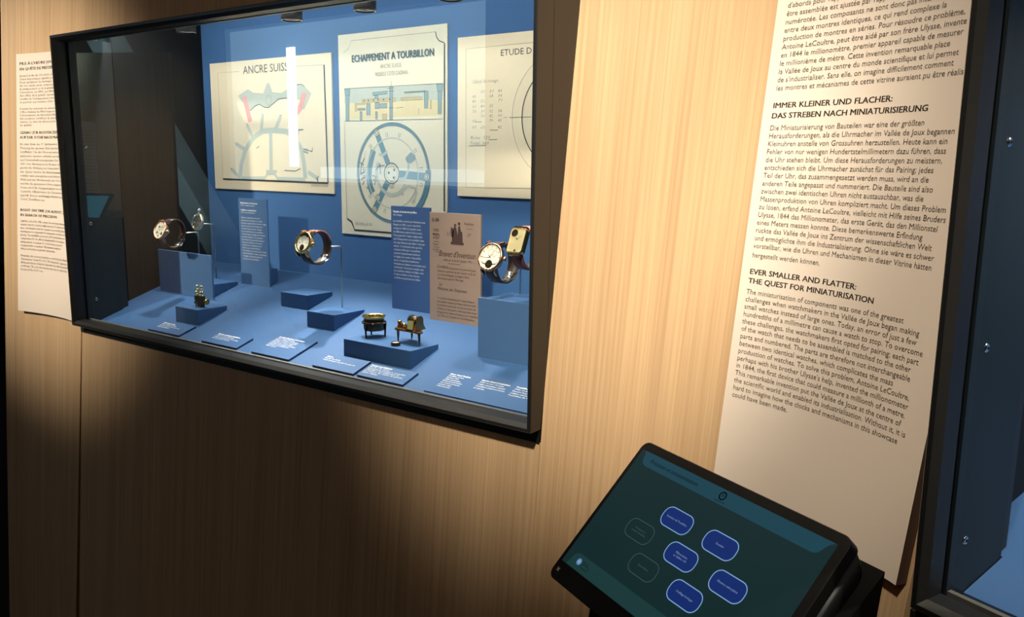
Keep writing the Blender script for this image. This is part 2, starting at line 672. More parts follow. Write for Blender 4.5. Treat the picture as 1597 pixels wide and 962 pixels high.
# the window: glowing haze sheet, one bright slit of clear daylight, a pale sill
HAZESHEET = mat('daylit_haze_glow', (0.4, 0.45, 0.47), 0.9, emit=(0.62, 0.85, 0.92), estr=0.75, noise=0.05, nscale=2)  # added glow standing in for a pale daylit ceiling slope
SKYGLASS = mat('bright_daylight_pane', (0.8, 0.85, 0.9), 0.3, emit=(0.80, 0.93, 1.0), estr=12.0, noise=0.02, nscale=2)
SILLM = mat('sunlit_sill_glow', (0.7, 0.75, 0.78), 0.6, emit=(0.7, 0.88, 1.0), estr=1.9, noise=0.02, nscale=2)  # sunlight on the sill put in as glow
win = empty('window_1', (-3.6, RY0, 0.7))
tag(win, kind='structure')
MB().box(WX0, WX1, RY0 - 0.06, RY0 - 0.05, WZ0, WZ1).build('window_haze_sheet', HAZESHEET, win)
MB().box(-4.325, -4.215, RY0 - 0.05, RY0 - 0.045, 0.24, 1.22).build('window_pane', SKYGLASS, win)
f = MB()
for x in (WX0, WX1):
    f.box(x - 0.02, x + 0.02, RY0 - 0.06, RY0 - 0.01, WZ0, WZ1)
for z in (WZ0, WZ1):
    f.box(WX0, WX1, RY0 - 0.055, RY0 - 0.015, z - 0.02, z + 0.02)
f.build('window_frame', mat('grey_window_frame', (0.3, 0.33, 0.34), 0.6, noise=0.05, nscale=4), win)
MB().box(-3.9, WX1, RY0 - 0.04, RY0 - 0.01, 0.15, 0.24).build('window_sill', SILLM, win)

# ---------------------------------------------------------------- showcases
W0, H0, DB = 1.0, 0.5, 0.307     # frame width, frame height, depth of the blue back panel


def floor_z(y):
    return 0.088 + 0.3265 * (y - DB)


def ring(b, prof, w=W0, h=H0):
    """frame moulding: prof is a list of (inset, y); the same section runs round all four sides."""
    n = len(prof)
    V = []
    for ins, y in prof:
        V += [(ins, y, ins), (w - ins, y, ins), (w - ins, y, h - ins), (ins, y, h - ins)]
    F = []
    for k in range(n - 1):
        for i in range(4):
            j = (i + 1) % 4
            F.append((k * 4 + i, k * 4 + j, (k + 1) * 4 + j, (k + 1) * 4 + i))
    b.mesh(V, F)


def make_showcase(name, origin, angle, label, cat='display case', full=True):
    t = tag(empty(name, origin, Matrix.Rotation(RAD(angle), 4, 'Z')), label, cat, 'display cases let into the oak wall')
    L_ = dict(parent=t, local=True)
    fr = MB().use(BLACK)
    ring(fr, [(0.0, 0.032), (0.0, 0.001), (0.001, 0.0), (0.0045, 0.0)])
    fr.use(BLACKGLOSS)
    ring(fr, [(0.0045, 0.0), (0.0085, 0.006)])
    fr.use(BLACK)
    ring(fr, [(0.0085, 0.006), (0.0095, 0.020), (0.006, 0.0205), (0.006, 0.032), (0.0, 0.032)])
    for xa, xb in ((0.0, 0.006), (W0 - 0.006, W0)):
        fr.box(xa, xb, 0.0315, 0.105, 0.0, H0)
    fo = fr.build('frame', **L_)
    # steel retaining strip along the foot of the pane
    MB().box(0.01, W0 - 0.01, 0.0265, 0.031, 0.004, 0.0095).build('glass_rail', RAIL, **L_)
    MB().box(0.01, W0 - 0.01, 0.0265, 0.031, H0 - 0.0095, H0 - 0.004).build('glass_rail', RAIL, **L_)
    MB().box(0.0065, W0 - 0.0065, 0.0208, 0.0256, 0.0065, H0 - 0.0065).build('glass_pane', GLASS, **L_)
    # steel cheek plates with their screws, just behind the glass
    for sx, x0, x1 in ((1, 0.0065, 0.0095), (-1, W0 - 0.0095, W0 - 0.0065)):
        ch = MB().box(x0, x1, 0.0262, 0.092, -0.012, 0.499).build('cheek_plate', CHEEK, **L_)
        for z in (0.043, 0.18, 0.315):
            s_ = MB().use(CHROME, True)
            xx = x1 if sx > 0 else x0
            s_.lathe([(0.0001, sx * 0.0012), (0.0022, sx * 0.001), (0.0032, sx * 0.0002), (0.0034, -sx * 0.0004)], (xx, 0.043, z), 'x', 14, cap=False)
            s_.use(DARKSIDE)
            s_.lathe([(0.0013, sx * 0.0013), (0.0001, sx * 0.00135)], (xx, 0.043, z), 'x', 6, cap=False)
            so = s_.build('screw', parent=ch, local=True)
    # dark lining behind
    MB().box(-0.024, -0.018, 0.120, DB + 0.02, -0.05, 0.575).build('side_lining', DARKSIDE, **L_)
    MB().box(W0 + 0.018, W0 + 0.024, 0.120, DB + 0.02, -0.05, 0.575).build('side_lining', DARKSIDE, **L_)
    MB().box(-0.018, W0 + 0.018, 0.0905, DB + 0.02, 0.569, 0.575).box(-0.018, W0 + 0.018, 0.0880, 0.0905, 0.512, 0.575).build('roof_lining', DARKSIDE, **L_)
    MB().box(-0.018, W0 + 0.018, DB, DB + 0.012, 0.0, 0.569).build('back_panel', BLUEWALL, **L_)
    # sloping blue deck, notched round the cheek plates
    dk = MB().use(BLUE)
    y0, yn, y1 = 0.047, 0.115, DB
    for xa, xb, ya, yb in ((0.010, W0 - 0.010, y0, 0.094), (-0.018, W0 + 0.018, 0.094, y1)):
        q = [(xa, ya), (xb, ya), (xb, yb), (xa, yb)]
        dk.hexa([(x, y, floor_z(y) - 0.012) for x, y in q], [(x, y, floor_z(y)) for x, y in q])
    dk.build('deck', **L_)
    # dark strip standing in for the shaded gap under the frame
    MB().box(-0.0063, W0 - 0.0005, 0.0185, 0.0300, -0.0158, -0.0003).build('gap_shade_strip', DARKSIDE, **L_)
    # black carcass under and behind
    MB().hexa([(-0.018, 0.031, -0.05), (W0 + 0.018, 0.031, -0.05), (W0 + 0.018, DB + 0.02, -0.05), (-0.018, DB + 0.02, -0.05)],
              [(-0.018, 0.031, -0.019), (W0 + 0.018, 0.031, -0.019), (W0 + 0.018, DB + 0.02, 0.05), (-0.018, DB + 0.02, 0.05)]
              ).build('case_base', DARKSIDE, **L_)
    return t


case1 = make_showcase('display_case', (0, 0, 0), 0, 'large black framed glass display case with watches and three drawings inside')
case2 = make_showcase('display_case', (1.4189, -0.1483, 0), -23, 'black framed display case cut off at right edge, bare blue deck inside')
case0 = make_showcase('display_case', (-1.30, 0.10, -0.02), 62, 'dark display case glimpsed as a sliver at the left edge')

# ---------------------------------------------------------------- small spot lamps inside the cases
LENS = mat('frosted_lamp_lens', (0.45, 0.45, 0.43), 0.5, emit=(1.0, 0.96, 0.88), estr=0.25, noise=0.03, nscale=300)
COOL = (1.0, 0.92, 0.80)


def case_lamp(x, y, z, label, xf=None, power=1.6, target=None, size=48):
    p = Vector((x, y, z))
    if xf:
        p = xf @ p
    t = tag(empty('case_spotlight', p), label, 'lamp', 'small spotlights under the case roof')
    b = MB().use(BLACK, True)
    b.lathe([(0.0165, 0.014), (0.0172, 0.013), (0.0172, -0.004), (0.0150, -0.0046), (0.0148, -0.002)], n=28)
    b.build('lamp_housing', parent=t, local=True)
    MB().use(SATIN, True).lathe([(0.0150, -0.0048), (0.0162, -0.0049), (0.0174, -0.0042)], n=28, cap=False).build('lamp_rim', parent=t, local=True)
    MB().use(LENS).lathe([(0.0001, -0.0012), (0.0148, -0.0024)], n=28, cap=False).build('lamp_lens', parent=t, local=True)
    for a in (200, 320):
        k = MB().use(CHROME, True)
        d_ = Vector((cos(RAD(a)), sin(RAD(a)), 0))
        k.tube([d_ * 0.0168 + Vector((0, 0, 0.006)), d_ * 0.0182 + Vector((0, 0, 0.006))], 0.0018, 10)
        k.build('lamp_screw', parent=t, local=True)
    MB().use(BLACK, True).tube([(0, 0, 0.014), (0, 0, 0.569 - z)], 0.006, 12).build('lamp_stem', parent=t, local=True)
    ld = bpy.data.lights.new('case_lamp_light', 'SPOT')
    ld.energy = power
    ld.spot_size = RAD(size)
    ld.spot_blend = 1.0
    ld.color = COOL
    ld.shadow_soft_size = 0.008
    lo = bpy.data.objects.new('case_lamp_light', ld)
    COL.objects.link(lo)
    lo.parent = t
    tg = Vector(target) if target else p + Vector((0, 0, -1))
    if target and xf:
        tg = xf @ tg
    lo.location = (0, 0, -0.010)
    lo.rotation_euler = (tg - p).to_track_quat('-Z', 'Y').to_euler()
    return t


case_lamp(0.093, 0.200, 0.527, 'leftmost black spotlight under the case roof, before the dark side', power=11, target=(0.12, 0.10, 0.02))
case_lamp(0.383, 0.200, 0.524, 'black spotlight under the case roof above the drawing with pink pallets', power=24, target=(0.47, 0.085, 0.02))
case_lamp(0.5495, 0.200, 0.524, 'black spotlight under the case roof above the tall wheel drawing', power=19, target=(0.59, 0.10, 0.03))
case_lamp(0.717, 0.200, 0.524, 'black spotlight hidden behind the case top rail, above the patent sheet', power=9, target=(0.73, 0.10, 0.03))
case_lamp(0.883, 0.200, 0.524, 'black spotlight hidden behind the case top rail, right end', power=9, target=(0.87, 0.11, 0.03))
case_lamp(0.16, 0.15, 0.515, 'black spotlight under the roof of the right-hand case', xf=BAY2, power=11.0, size=120, target=(0.15, 0.12, 0.03))


def fill_strip(case, power):
    """unseen strip added along the front of the case roof to light the drawings."""
    st = MB().box(0.0, 0.92, 0.0915, 0.103, 0.560, 0.5688).build('fill_strip', RAIL, parent=case, local=True)
    ld = bpy.data.lights.new('case_fill_light', 'AREA')
    ld.shape = 'RECTANGLE'
    ld.size = 0.90
    ld.size_y = 0.010
    ld.energy = power
    ld.color = (1.0, 0.97, 0.88)
    lo = bpy.data.objects.new('case_fill_light', ld)
    COL.objects.link(lo)
    lo.parent = case
    lo.location = (0.42, 0.098, 0.5585)
    lo.rotation_euler = (RAD(24), 0, 0)


fill_strip(case1, 3.9)  # unseen strip, added for even light on the drawings
fill_strip(case2, 2.0)
BAY0 = Matrix.Translation(Vector((-1.30, 0.10, -0.02))) @ Matrix.Rotation(RAD(62), 4, 'Z')
case_lamp(0.5, 0.15, 0.515, 'black spotlight in the far left display case', xf=BAY0, power=1.5, target=(0.5, 0.2, 0.1))

# ---------------------------------------------------------------- text boards on the curved walls
def text_board(name, pt, sa, sb, z0, z1, label, flip=False):
    """board 10 mm proud of the oak, following its curve; returns (mesh builder, mapper)."""
    b = MB()
    n = 24
    front, back = 0.0100, 0.0005
    for i in range(n):
        s0, s1 = sa + (sb - sa) * i / n, sa + (sb - sa) * (i + 1) / n
        for off, m_ in ((front, PANELW), (back, PANELEDGE)):
            b.use(m_, True)
            q = [(s0, z0), (s1, z0), (s1, z1), (s0, z1)]
            if (off == back) != flip:
                q.reverse()
            b.face([pt(s, z, off) for s, z in q])
        b.use(PANELEDGE)
        for z in (z0, z1):
            b.face([pt(s0, z, front), pt(s1, z, front), pt(s1, z, back), pt(s0, z, back)])
    for s in (sa, sb):
        b.face([pt(s, z0, front), pt(s, z1, front), pt(s, z1, back), pt(s, z0, back)])
    return b


FR_R = ["d'abords pour l'appairage; chaque pièce de la montre devant",
        "être assemblée est ajustée par rapport à une autre et", "numérotée. Les composants ne sont donc pas interchangeables",
        "entre deux montres identiques, ce qui rend complexe la", "production de montres en séries. Pour résoudre ce problème,",
        "Antoine LeCoultre, peut être aidé par son frère Ulysse, invente", "en 1844 le millionomètre, premier appareil capable de mesurer",
        "le millionième de mètre. Cette invention remarquable place", "la Vallée de Joux au centre du monde scientifique et lui permet",
        "de s'industrialiser. Sans elle, on imagine difficilement comment", "les montres et mécanismes de cette vitrine auraient pu être réalisés."]
DE_R = ["Die Miniaturisierung von Bauteilen war eine der größten", "Herausforderungen, als die Uhrmacher im Vallée de Joux begannen",
        "Kleinuhren anstelle von Grossuhren herzustellen. Heute kann ein", "Fehler von nur wenigen Hundertstelmillimetern dazu führen, dass",
        "die Uhr stehen bleibt. Um diese Herausforderungen zu meistern,", "entschieden sich die Uhrmacher zunächst für das Pairing; jedes",
        "Teil der Uhr, das zusammengesetzt werden muss, wird an die", "anderen Teile angepasst und nummeriert. Die Bauteile sind also",
        "zwischen zwei identischen Uhren nicht austauschbar, was die", "Massenproduktion von Uhren kompliziert macht. Um dieses Problem",
        "zu lösen, erfand Antoine LeCoultre, vielleicht mit Hilfe seines Bruders", "Ulysse, 1844 das Millionometer, das erste Gerät, das den Millionstel",
        "eines Meters messen konnte. Diese bemerkenswerte Erfindung", "rückte das Vallée de Joux ins Zentrum der wissenschaftlichen Welt",
        "und ermöglichte ihm die Industrialisierung. Ohne sie wäre es schwer", "vorstellbar, wie die Uhren und Mechanismen in dieser Vitrine hätten",
        "hergestellt werden können."]
EN_R = ["The miniaturisation of components was one of the greatest", "challenges when watchmakers in the Vallée de Joux began making",
        "small watches instead of large ones. Today, an error of just a few", "hundredths of a millimetre can cause a watch to stop. To overcome",
        "these challenges, the watchmakers first opted for pairing; each part", "of the watch that needs to be assembled is matched to the other",
        "parts and numbered. The parts are therefore not interchangeable", "between two identical watches, which complicates the mass",
        "production of watches. To solve this problem, Antoine LeCoultre,", "perhaps with his brother Ulysse's help, invented the millionometer",
        "in 1844, the first device that could measure a millionth of a metre.", "This remarkable invention put the Vallée de Joux at the centre of",
        "the scientific world and enabled its industrialisation. Without it, it is", "hard to imagine how the clocks and mechanisms in this showcase",
        "could have been made."]

RP = lambda u, v: wall_right_pt(u, v, 0.0103)
b = text_board('text_board', wall_right_pt, 0.2185, 0.4325, -0.0141, 0.49, '')
MARG = 0.2280


def fit(lines, target_line, width, bold=0.0):
    V, F = text_mesh(target_line, bold)
    return width / max(p[0] for p in V)


b.use(GREYINK)
XSR = fit(DE_R, DE_R[10], 0.4098 - MARG)
SZ = 0.0067
for i, s in enumerate(FR_R):
    write(b, s, RP, MARG + 0.0008, 0.3663 + (10 - i) * 0.0074, SZ, XSR / SZ)
for i, s in enumerate(DE_R):
    z = 0.3303 - i * 0.00722 if i < 16 else 0.3303 - i * 0.00722 - 0.0015
    write(b, s, RP, MARG, z, SZ, XSR / SZ)
XSE = fit(EN_R, EN_R[13], 0.4061 - 0.2272)
for i, s in enumerate(EN_R):
    write(b, s, RP, 0.2272, 0.1790 - i * 0.00700, SZ, XSE / SZ)
b.use(BLACKINK)
BO = 0.013
write(b, "IMMER KLEINER UND FLACHER:", RP, MARG, 0.3505, 0.0070, width=0.1137, bold=BO)
write(b, "DAS STREBEN NACH MINIATURISIERUNG", RP, MARG, 0.3412, 0.0070, width=0.1470, bold=BO)
write(b, "EVER SMALLER AND FLATTER:", RP, MARG - 0.0003, 0.1978, 0.0070, width=0.1112, bold=BO)
write(b, "THE QUEST FOR MINIATURISATION", RP, MARG - 0.0003, 0.1892, 0.0070, width=0.1302, bold=BO)
o = b.build('text_board', origin=wall_right_pt(0.325, -0.0141, 0))
tag(o, 'cream curved text board with German and English paragraphs above the tablet', 'information board', 'text boards on the oak walls')

FR_L = ["Jusqu'à la fin du 19e siècle, la chronométrie est", "d'une importance capitale pour la navigation.", "Pour améliorer les horloges, on imagine, à partir",
        "du 16e siècle, pour compenser les effets de", "la température et de la gravité. De nouvelles", "L'invention, en 1801, par Abraham-Louis Breguet",
        "des effets de la gravité, vise une chronométrie", "résulte de l'échappement à ancre, plus stable", "et permet aux montres d'être encore précises.", "",
        "Durant les concours de chronométrie organisés", "Office fédéral de Métrologie, la COSC, le contrôle", "l'observatoire de Neuchâtel délivre",
        "des premiers certificats de marche aux montres", "suisses. Le titre de chronomètre est un label", "de qualité."]
DE_L = ["Bis zum Ende des 19. Jahrhunderts war die", "Messung der genauen Zeit entscheidend für die", "Schifffahrt. Um die Uhren zu verbessern, wurden",
        "zahlreiche Systeme erfunden, um die Temperatur", "und Schwerkraft auszugleichen. Das Tourbillon,", "1801 von Abraham-Louis Breguet erfunden,",
        "gleicht die Wirkung der Schwerkraft auf die Uhr", "aus. Später machte die Ankerhemmung die Uhren", "stabiler und ermöglichte noch höhere Genauigkeit.",
        "Während der Wettbewerbe der Chronometrie", "wurden die genauesten Uhren ausgezeichnet.", "Heute wird die Ganggenauigkeit vom Institut", "Contrôle Officiel Suisse des Chronomètres",
        "geprüft. Dieses unabhängige Institut vergibt", "COSC Zertifikate aus."]
EN_L = ["Until the end of the 19th century, the most important use of", "watches was for accuracy while out at sea. To improve the",
        "time, watchmakers have for centuries been devising various", "mechanisms to compensate for temperature variations, dirt and",
        "gravity. The tourbillon, patented in 1801 by Abraham-Louis Breguet,", "compensates for the effects of gravity while in the balance",
        "spring system. A compass for a chronometer measures", "energy and the escapement. All inventions today are", "influenced by this exceptional craftsmanship.", "",
        "Nowadays, the accuracy of watches is certified by the Official Swiss", "Chronometer Control (COSC). This independent organisation tests",
        "all the movements of watches that wish to be called chronometers", "certificates. The term chronometer only refers to a watch that", "has passed the COSC tests."]
LP = lambda u, v: wall_left_pt(-u, v, 0.0103)
b = text_board('text_board', wall_left_pt, 0.004, 0.2105, 0.002, 0.488, '', flip=True)
ML = -0.2020
b.use(BLACKINK)
for s, z, w in (("PILE À L'HEURE (OU PRESQUE...)", 0.4675, 0.150), ("EN QUÊTE DE PRÉCISION", 0.4575, 0.107), ("GENAU ZUR RICHTEN ZEIT (ODER FAST)", 0.3395, 0.168),
                ("AUF DER SUCHE NACH PRÄZISION", 0.3305, 0.142), ("RIGHT ON TIME (OR ALMOST...)", 0.1940, 0.139), ("IN SEARCH OF PRECISION", 0.1845, 0.113)):
    write(b, s, LP, ML, z, 0.0072, width=w, bold=BO, res=1)
b.use(mat('faded_grey_lettering', (0.22, 0.18, 0.14), 0.6, noise=0.02, nscale=20))
for lines, z0, dz in ((FR_L, 0.4455, 0.0061), (DE_L, 0.3185, 0.0074), (EN_L, 0.1735, 0.0066)):
    xs = fit(lines, max(lines, key=len), 0.184) / SZ
    for i, s in enumerate(lines):
        if s:
            write(b, s, LP, ML, z0 - i * dz, SZ * 0.9, xs, res=1)
o = b.build('text_board', origin=wall_left_pt(0.1, 0.002, 0))
tag(o, 'cream text board with small print beside the left end of the large case', 'information board', 'text boards on the oak walls')

# ---------------------------------------------------------------- drawings on the back panel
D1 = {'anchor': [(0.0981, 0.4179), (0.1266, 0.4286), (0.1427, 0.4216), (0.1728, 0.4191), (0.1844, 0.4378), (0.1898, 0.4376), (0.1988, 0.4205), (0.2246, 0.4179), (0.258, 0.4314), (0.2815, 0.4318), (0.306, 0.415), (0.2847, 0.3876), (0.2755, 0.3917), (0.283, 0.4081), (0.2632, 0.404), (0.2374, 0.4096), (0.2152, 0.4083), (0.2013, 0.4011), (0.1873, 0.3934), (0.1736, 0.3947), (0.1601, 0.4005), (0.1459, 0.3974), (0.1322, 0.389), (0.1062, 0.4088)], 'pink1': [(0.109, 0.4146), (0.1211, 0.4172), (0.1362, 0.3699), (0.1241, 0.3671)], 'pink2': [(0.2817, 0.4172), (0.2943, 0.416), (0.2786, 0.3855), (0.2671, 0.3768), (0.2629, 0.3803)], 'eye': [(0.1872, 0.4069)], 'arc': [(0.0914, 0.262), (0.0971, 0.2879), (0.112, 0.3152), (0.1375, 0.3383), (0.1664, 0.3504), (0.1986, 0.3515), (0.2343, 0.3491), (0.2599, 0.3353), (0.2755, 0.3155), (0.2812, 0.2901), (0.2835, 0.264)], 'teeth': [[(0.112, 0.3152), (0.0835, 0.3272)], [(0.1365, 0.3383), (0.12, 0.3628)], [(0.1617, 0.349), (0.1681, 0.3795)], [(0.2032, 0.3523), (0.2202, 0.377)], [(0.0913, 0.2611), (0.0652, 0.2784)], [(0.2917, 0.276), (0.3166, 0.2647)], [(0.2599, 0.3353), (0.2672, 0.3522)], [(0.2755, 0.3155), (0.2934, 0.3141)]], 'stem': [(0.1893, 0.3487), (0.1871, 0.2758)], 'foot': [(0.1722, 0.2746), (0.2035, 0.2751)], 'base': [(0.0962, 0.2606), (0.1682, 0.2627), (0.1757, 0.2711), (0.1965, 0.2715), (0.2051, 0.2623), (0.2826, 0.2628)], 'black': [[(0.166, 0.3824), (0.1704, 0.3794)], [(0.2181, 0.3784), (0.2234, 0.3778)], [(0.1178, 0.3658), (0.1223, 0.3621)], [(0.0812, 0.3287), (0.0858, 0.3248)], [(0.0628, 0.2799), (0.0675, 0.276)], [(0.3125, 0.2665), (0.319, 0.2596)], [(0.3193, 0.2695), (0.3164, 0.2596)], [(0.2607, 0.3517), (0.2822, 0.352)], [(0.2815, 0.3169), (0.3051, 0.3128)], [(0.3054, 0.3198), (0.3038, 0.3114)], [(0.2805, 0.3127), (0.2931, 0.3094)], [(0.2262, 0.2778), (0.2572, 0.2769), (0.2705, 0.282)], [(0.1457, 0.3182), (0.1554, 0.3226)], [(0.2472, 0.4324), (0.2815, 0.4318), (0.289, 0.428)]], 'contour': [(0.1322, 0.389), (0.1459, 0.3974), (0.1601, 0.4005), (0.1736, 0.3947), (0.1873, 0.3934), (0.2013, 0.4011), (0.2152, 0.4083), (0.2374, 0.4096)], 'right': [(0.3415, 0.4628), (0.3442, 0.2569)], 'bottom': [(0.0368, 0.2578), (0.3442, 0.2569)], 'thin': [[(0.1027, 0.4632), (0.0347, 0.4642), (0.0368, 0.2578)], [(0.2574, 0.4643), (0.3415, 0.4628)]], 'title': [(0.1147, 0.4574), (0.242, 0.4585)], 'tiny': [(0.2992, 0.2501), (0.3418, 0.2496)]}
D2 = {'thin': [[(0.3912, 0.4805), (0.404, 0.4863), (0.4102, 0.4987), (0.6001, 0.4991)], [(0.3896, 0.3635), (0.3913, 0.1953)]], 'notch': [[(0.6001, 0.4991), (0.6021, 0.4908), (0.6075, 0.4849), (0.6181, 0.4811)]], 'right': [(0.6186, 0.4806), (0.6176, 0.2182)], 'rest': [(0.3923, 0.1954), (0.4033, 0.1907), (0.4103, 0.1767), (0.4978, 0.1767), (0.6227, 0.1785)], 'title': [(0.4107, 0.4635), (0.5962, 0.4629)], 'sub1': [(0.4781, 0.4496), (0.5263, 0.4494)], 'sub2': [(0.4659, 0.4376), (0.5407, 0.437)], 'teal': [[(0.3917, 0.4199), (0.6148, 0.4196), (0.6148, 0.3947), (0.3909, 0.3956)]], 'cream': [[(0.3909, 0.3956), (0.6148, 0.3947), (0.6147, 0.3705), (0.402, 0.3679)]], 'cols': [[(0.3917, 0.4199), (0.4059, 0.4198), (0.4044, 0.4084), (0.3937, 0.4083)], [(0.3949, 0.4083), (0.4029, 0.4084), (0.4017, 0.3649), (0.3936, 0.365)], [(0.6018, 0.4192), (0.6161, 0.419), (0.6148, 0.4076), (0.6036, 0.4077)], [(0.6046, 0.4077), (0.6126, 0.4077), (0.6117, 0.3725), (0.6047, 0.3726)], [(0.4451, 0.3941), (0.4536, 0.3938), (0.4532, 0.374), (0.4446, 0.3741)], [(0.4289, 0.3805), (0.4341, 0.3804), (0.4337, 0.3653), (0.4285, 0.3654)], [(0.4661, 0.3796), (0.4703, 0.3795), (0.4701, 0.3667), (0.4658, 0.3667)], [(0.5756, 0.4091), (0.5841, 0.4092), (0.5831, 0.3816), (0.5762, 0.3818)], [(0.4996, 0.4196), (0.5062, 0.4194), (0.5053, 0.365), (0.4987, 0.3652)], [(0.4597, 0.411), (0.4946, 0.4121), (0.4945, 0.4078), (0.4596, 0.4063)], [(0.5324, 0.4093), (0.5782, 0.4096), (0.5782, 0.4079), (0.5324, 0.4076)], [(0.4644, 0.4063), (0.4728, 0.4064), (0.4727, 0.4011), (0.4643, 0.4014)], [(0.465, 0.3945), (0.4748, 0.3946), (0.4746, 0.3843), (0.4648, 0.3846)], [(0.4762, 0.3922), (0.4929, 0.3921), (0.4927, 0.3849), (0.4761, 0.3853)], [(0.4232, 0.3857), (0.442, 0.3858), (0.4419, 0.3826), (0.4231, 0.3826)]], 'tan': [[(0.4337, 0.4008), (0.5135, 0.4008), (0.5134, 0.3944), (0.4336, 0.3954)], [(0.5243, 0.4004), (0.5717, 0.4008), (0.5717, 0.3961), (0.5242, 0.3956)], [(0.417, 0.3945), (0.4422, 0.3941), (0.4422, 0.3918), (0.4219, 0.3919), (0.4216, 0.3807), (0.4166, 0.3808)], [(0.4815, 0.3753), (0.4926, 0.3755), (0.4924, 0.3663), (0.4813, 0.3665)], [(0.5883, 0.3946), (0.5911, 0.3947), (0.5911, 0.3804), (0.5883, 0.3805)]], 'dots': [(0.4617, 0.3985), (0.4727, 0.3986), (0.4852, 0.3986), (0.4996, 0.3987), (0.4394, 0.3982), (0.4495, 0.3983)], 'lines': [[(0.3917, 0.4199), (0.6148, 0.4196)], [(0.39, 0.3651), (0.6147, 0.3646)], [(0.5031, 0.4282), (0.5029, 0.4195)], [(0.4947, 0.4169), (0.511, 0.4169)], [(0.496, 0.412), (0.5096, 0.4119)], [(0.4969, 0.3848), (0.5092, 0.3848)], [(0.5133, 0.3843), (0.5295, 0.3849)], [(0.5638, 0.3821), (0.5637, 0.3726)]], 'c': [(0.5056, 0.2771)], 'rim': [(0.4213, 0.2767), (0.5845, 0.2774), (0.5053, 0.3568)], 'ends': [(0.4679, 0.3445), (0.5801, 0.2726), (0.4604, 0.2148), (0.4689, 0.2357), (0.5016, 0.258)], 'hub': [(0.5019, 0.277)], 'band': [(0.4594, 0.3152), (0.4533, 0.2998), (0.4485, 0.284), (0.4475, 0.2681), (0.451, 0.2522), (0.4562, 0.2432)], 'teeth': [[(0.4382, 0.302), (0.4298, 0.2905), (0.4278, 0.2745)], [(0.4267, 0.2951), (0.4363, 0.2895)], [(0.4278, 0.2745), (0.4377, 0.2793)], [(0.4292, 0.2654), (0.4375, 0.2701)], [(0.4322, 0.2563), (0.4373, 0.2633)], [(0.4419, 0.2531), (0.4451, 0.2502)], [(0.465, 0.282), (0.4715, 0.2888), (0.4857, 0.2901)], [(0.4748, 0.2933), (0.476, 0.2754)], [(0.4569, 0.2728), (0.4664, 0.2707), (0.4583, 0.2637)], [(0.4613, 0.257), (0.4647, 0.2662)]], 'cock': [(0.5333, 0.3027), (0.5453, 0.3125), (0.5556, 0.3072), (0.5564, 0.3007), (0.5451, 0.2941), (0.5362, 0.2962)], 'arcs': [[(0.4719, 0.3089), (0.4813, 0.3068), (0.4923, 0.3135)], [(0.5177, 0.2673), (0.5329, 0.2699), (0.5405, 0.2853), (0.5393, 0.3071)], [(0.5265, 0.241), (0.5266, 0.2498), (0.5387, 0.2568), (0.5536, 0.2539), (0.558, 0.2464), (0.5519, 0.2308)]], 'scr': [(0.4538, 0.3219), (0.4918, 0.341), (0.5202, 0.3397), (0.5556, 0.3147), (0.5686, 0.2857), (0.5684, 0.2598), (0.5504, 0.2307), (0.4852, 0.2136), (0.4506, 0.2373), (0.4365, 0.2701), (0.4368, 0.2838)], 'txt': [(0.4132, 0.184), (0.4534, 0.188)]}
D3 = {'thin': [[(0.7826, 0.47), (0.6617, 0.4691), (0.6626, 0.2577), (0.7868, 0.26)]], 'title': [(0.7277, 0.4549), (0.7829, 0.4545)], 'circ': [(0.7508, 0.3649), (0.7836, 0.4217), (0.7815, 0.3073)], 'dark': [(0.7834, 0.4156), (0.7741, 0.3968), (0.7688, 0.37), (0.7733, 0.3496), (0.7824, 0.3326)], 'cl': [[(0.7344, 0.3647), (0.7421, 0.3648)], [(0.7456, 0.3645), (0.7847, 0.3648)]], 'rows': [[(0.6737, 0.417), (0.7222, 0.4158)], [(0.6738, 0.4031), (0.7224, 0.4021)], [(0.6738, 0.396), (0.7225, 0.3953)], [(0.6739, 0.389), (0.7225, 0.3884)], [(0.6739, 0.3811), (0.7226, 0.3807)], [(0.674, 0.3735), (0.7227, 0.3732)], [(0.674, 0.3665), (0.7228, 0.3663)], [(0.6741, 0.3594), (0.7229, 0.3594)], [(0.6741, 0.3494), (0.723, 0.3497)]], 'u': [[(0.6796, 0.3587), (0.6931, 0.3588)], [(0.7088, 0.3462), (0.7248, 0.346)], [(0.7071, 0.3316), (0.7232, 0.3321)], [(0.6676, 0.3224), (0.7025, 0.3232)]], 'foot': [[(0.6705, 0.3329), (0.7035, 0.3336)], [(0.6687, 0.3244), (0.7018, 0.3254)]]}
PY = 0.3040          # front face of the sheets
PM = Layer(PY - 0.00015)
PM2 = Layer(PY - 0.00030)
PM3 = Layer(PY - 0.00045)
TEALTINT = mat('pale_teal_wash', (0.44, 0.50, 0.45), 0.8, noise=0.08, nscale=40)
TEAL = mat('teal_wash', (0.10, 0.24, 0.32), 0.8, noise=0.12, nscale=60)
STEELBLUE = mat('grey_blue_wash', (0.22, 0.34, 0.38), 0.8, noise=0.1, nscale=60)
CREAMWASH = mat('cream_wash', (0.66, 0.58, 0.34), 0.8, noise=0.06, nscale=40)
TANWASH = mat('tan_wash', (0.50, 0.42, 0.22), 0.8, noise=0.1, nscale=60)
PINKWASH = mat('pink_wash', (0.72, 0.32, 0.32), 0.8, noise=0.05, nscale=60)
INK = mat('drawing_ink', (0.025, 0.035, 0.045), 0.8, noise=0.05, nscale=60)
FAINT = mat('faint_pencil', (0.28, 0.27, 0.22), 0.8, noise=0.05, nscale=60)


def sheet(x0, x1, z0, z1, paper):
    return MB().use(paper).box(x0, x1, PY, DB - 0.0002, z0, z1)


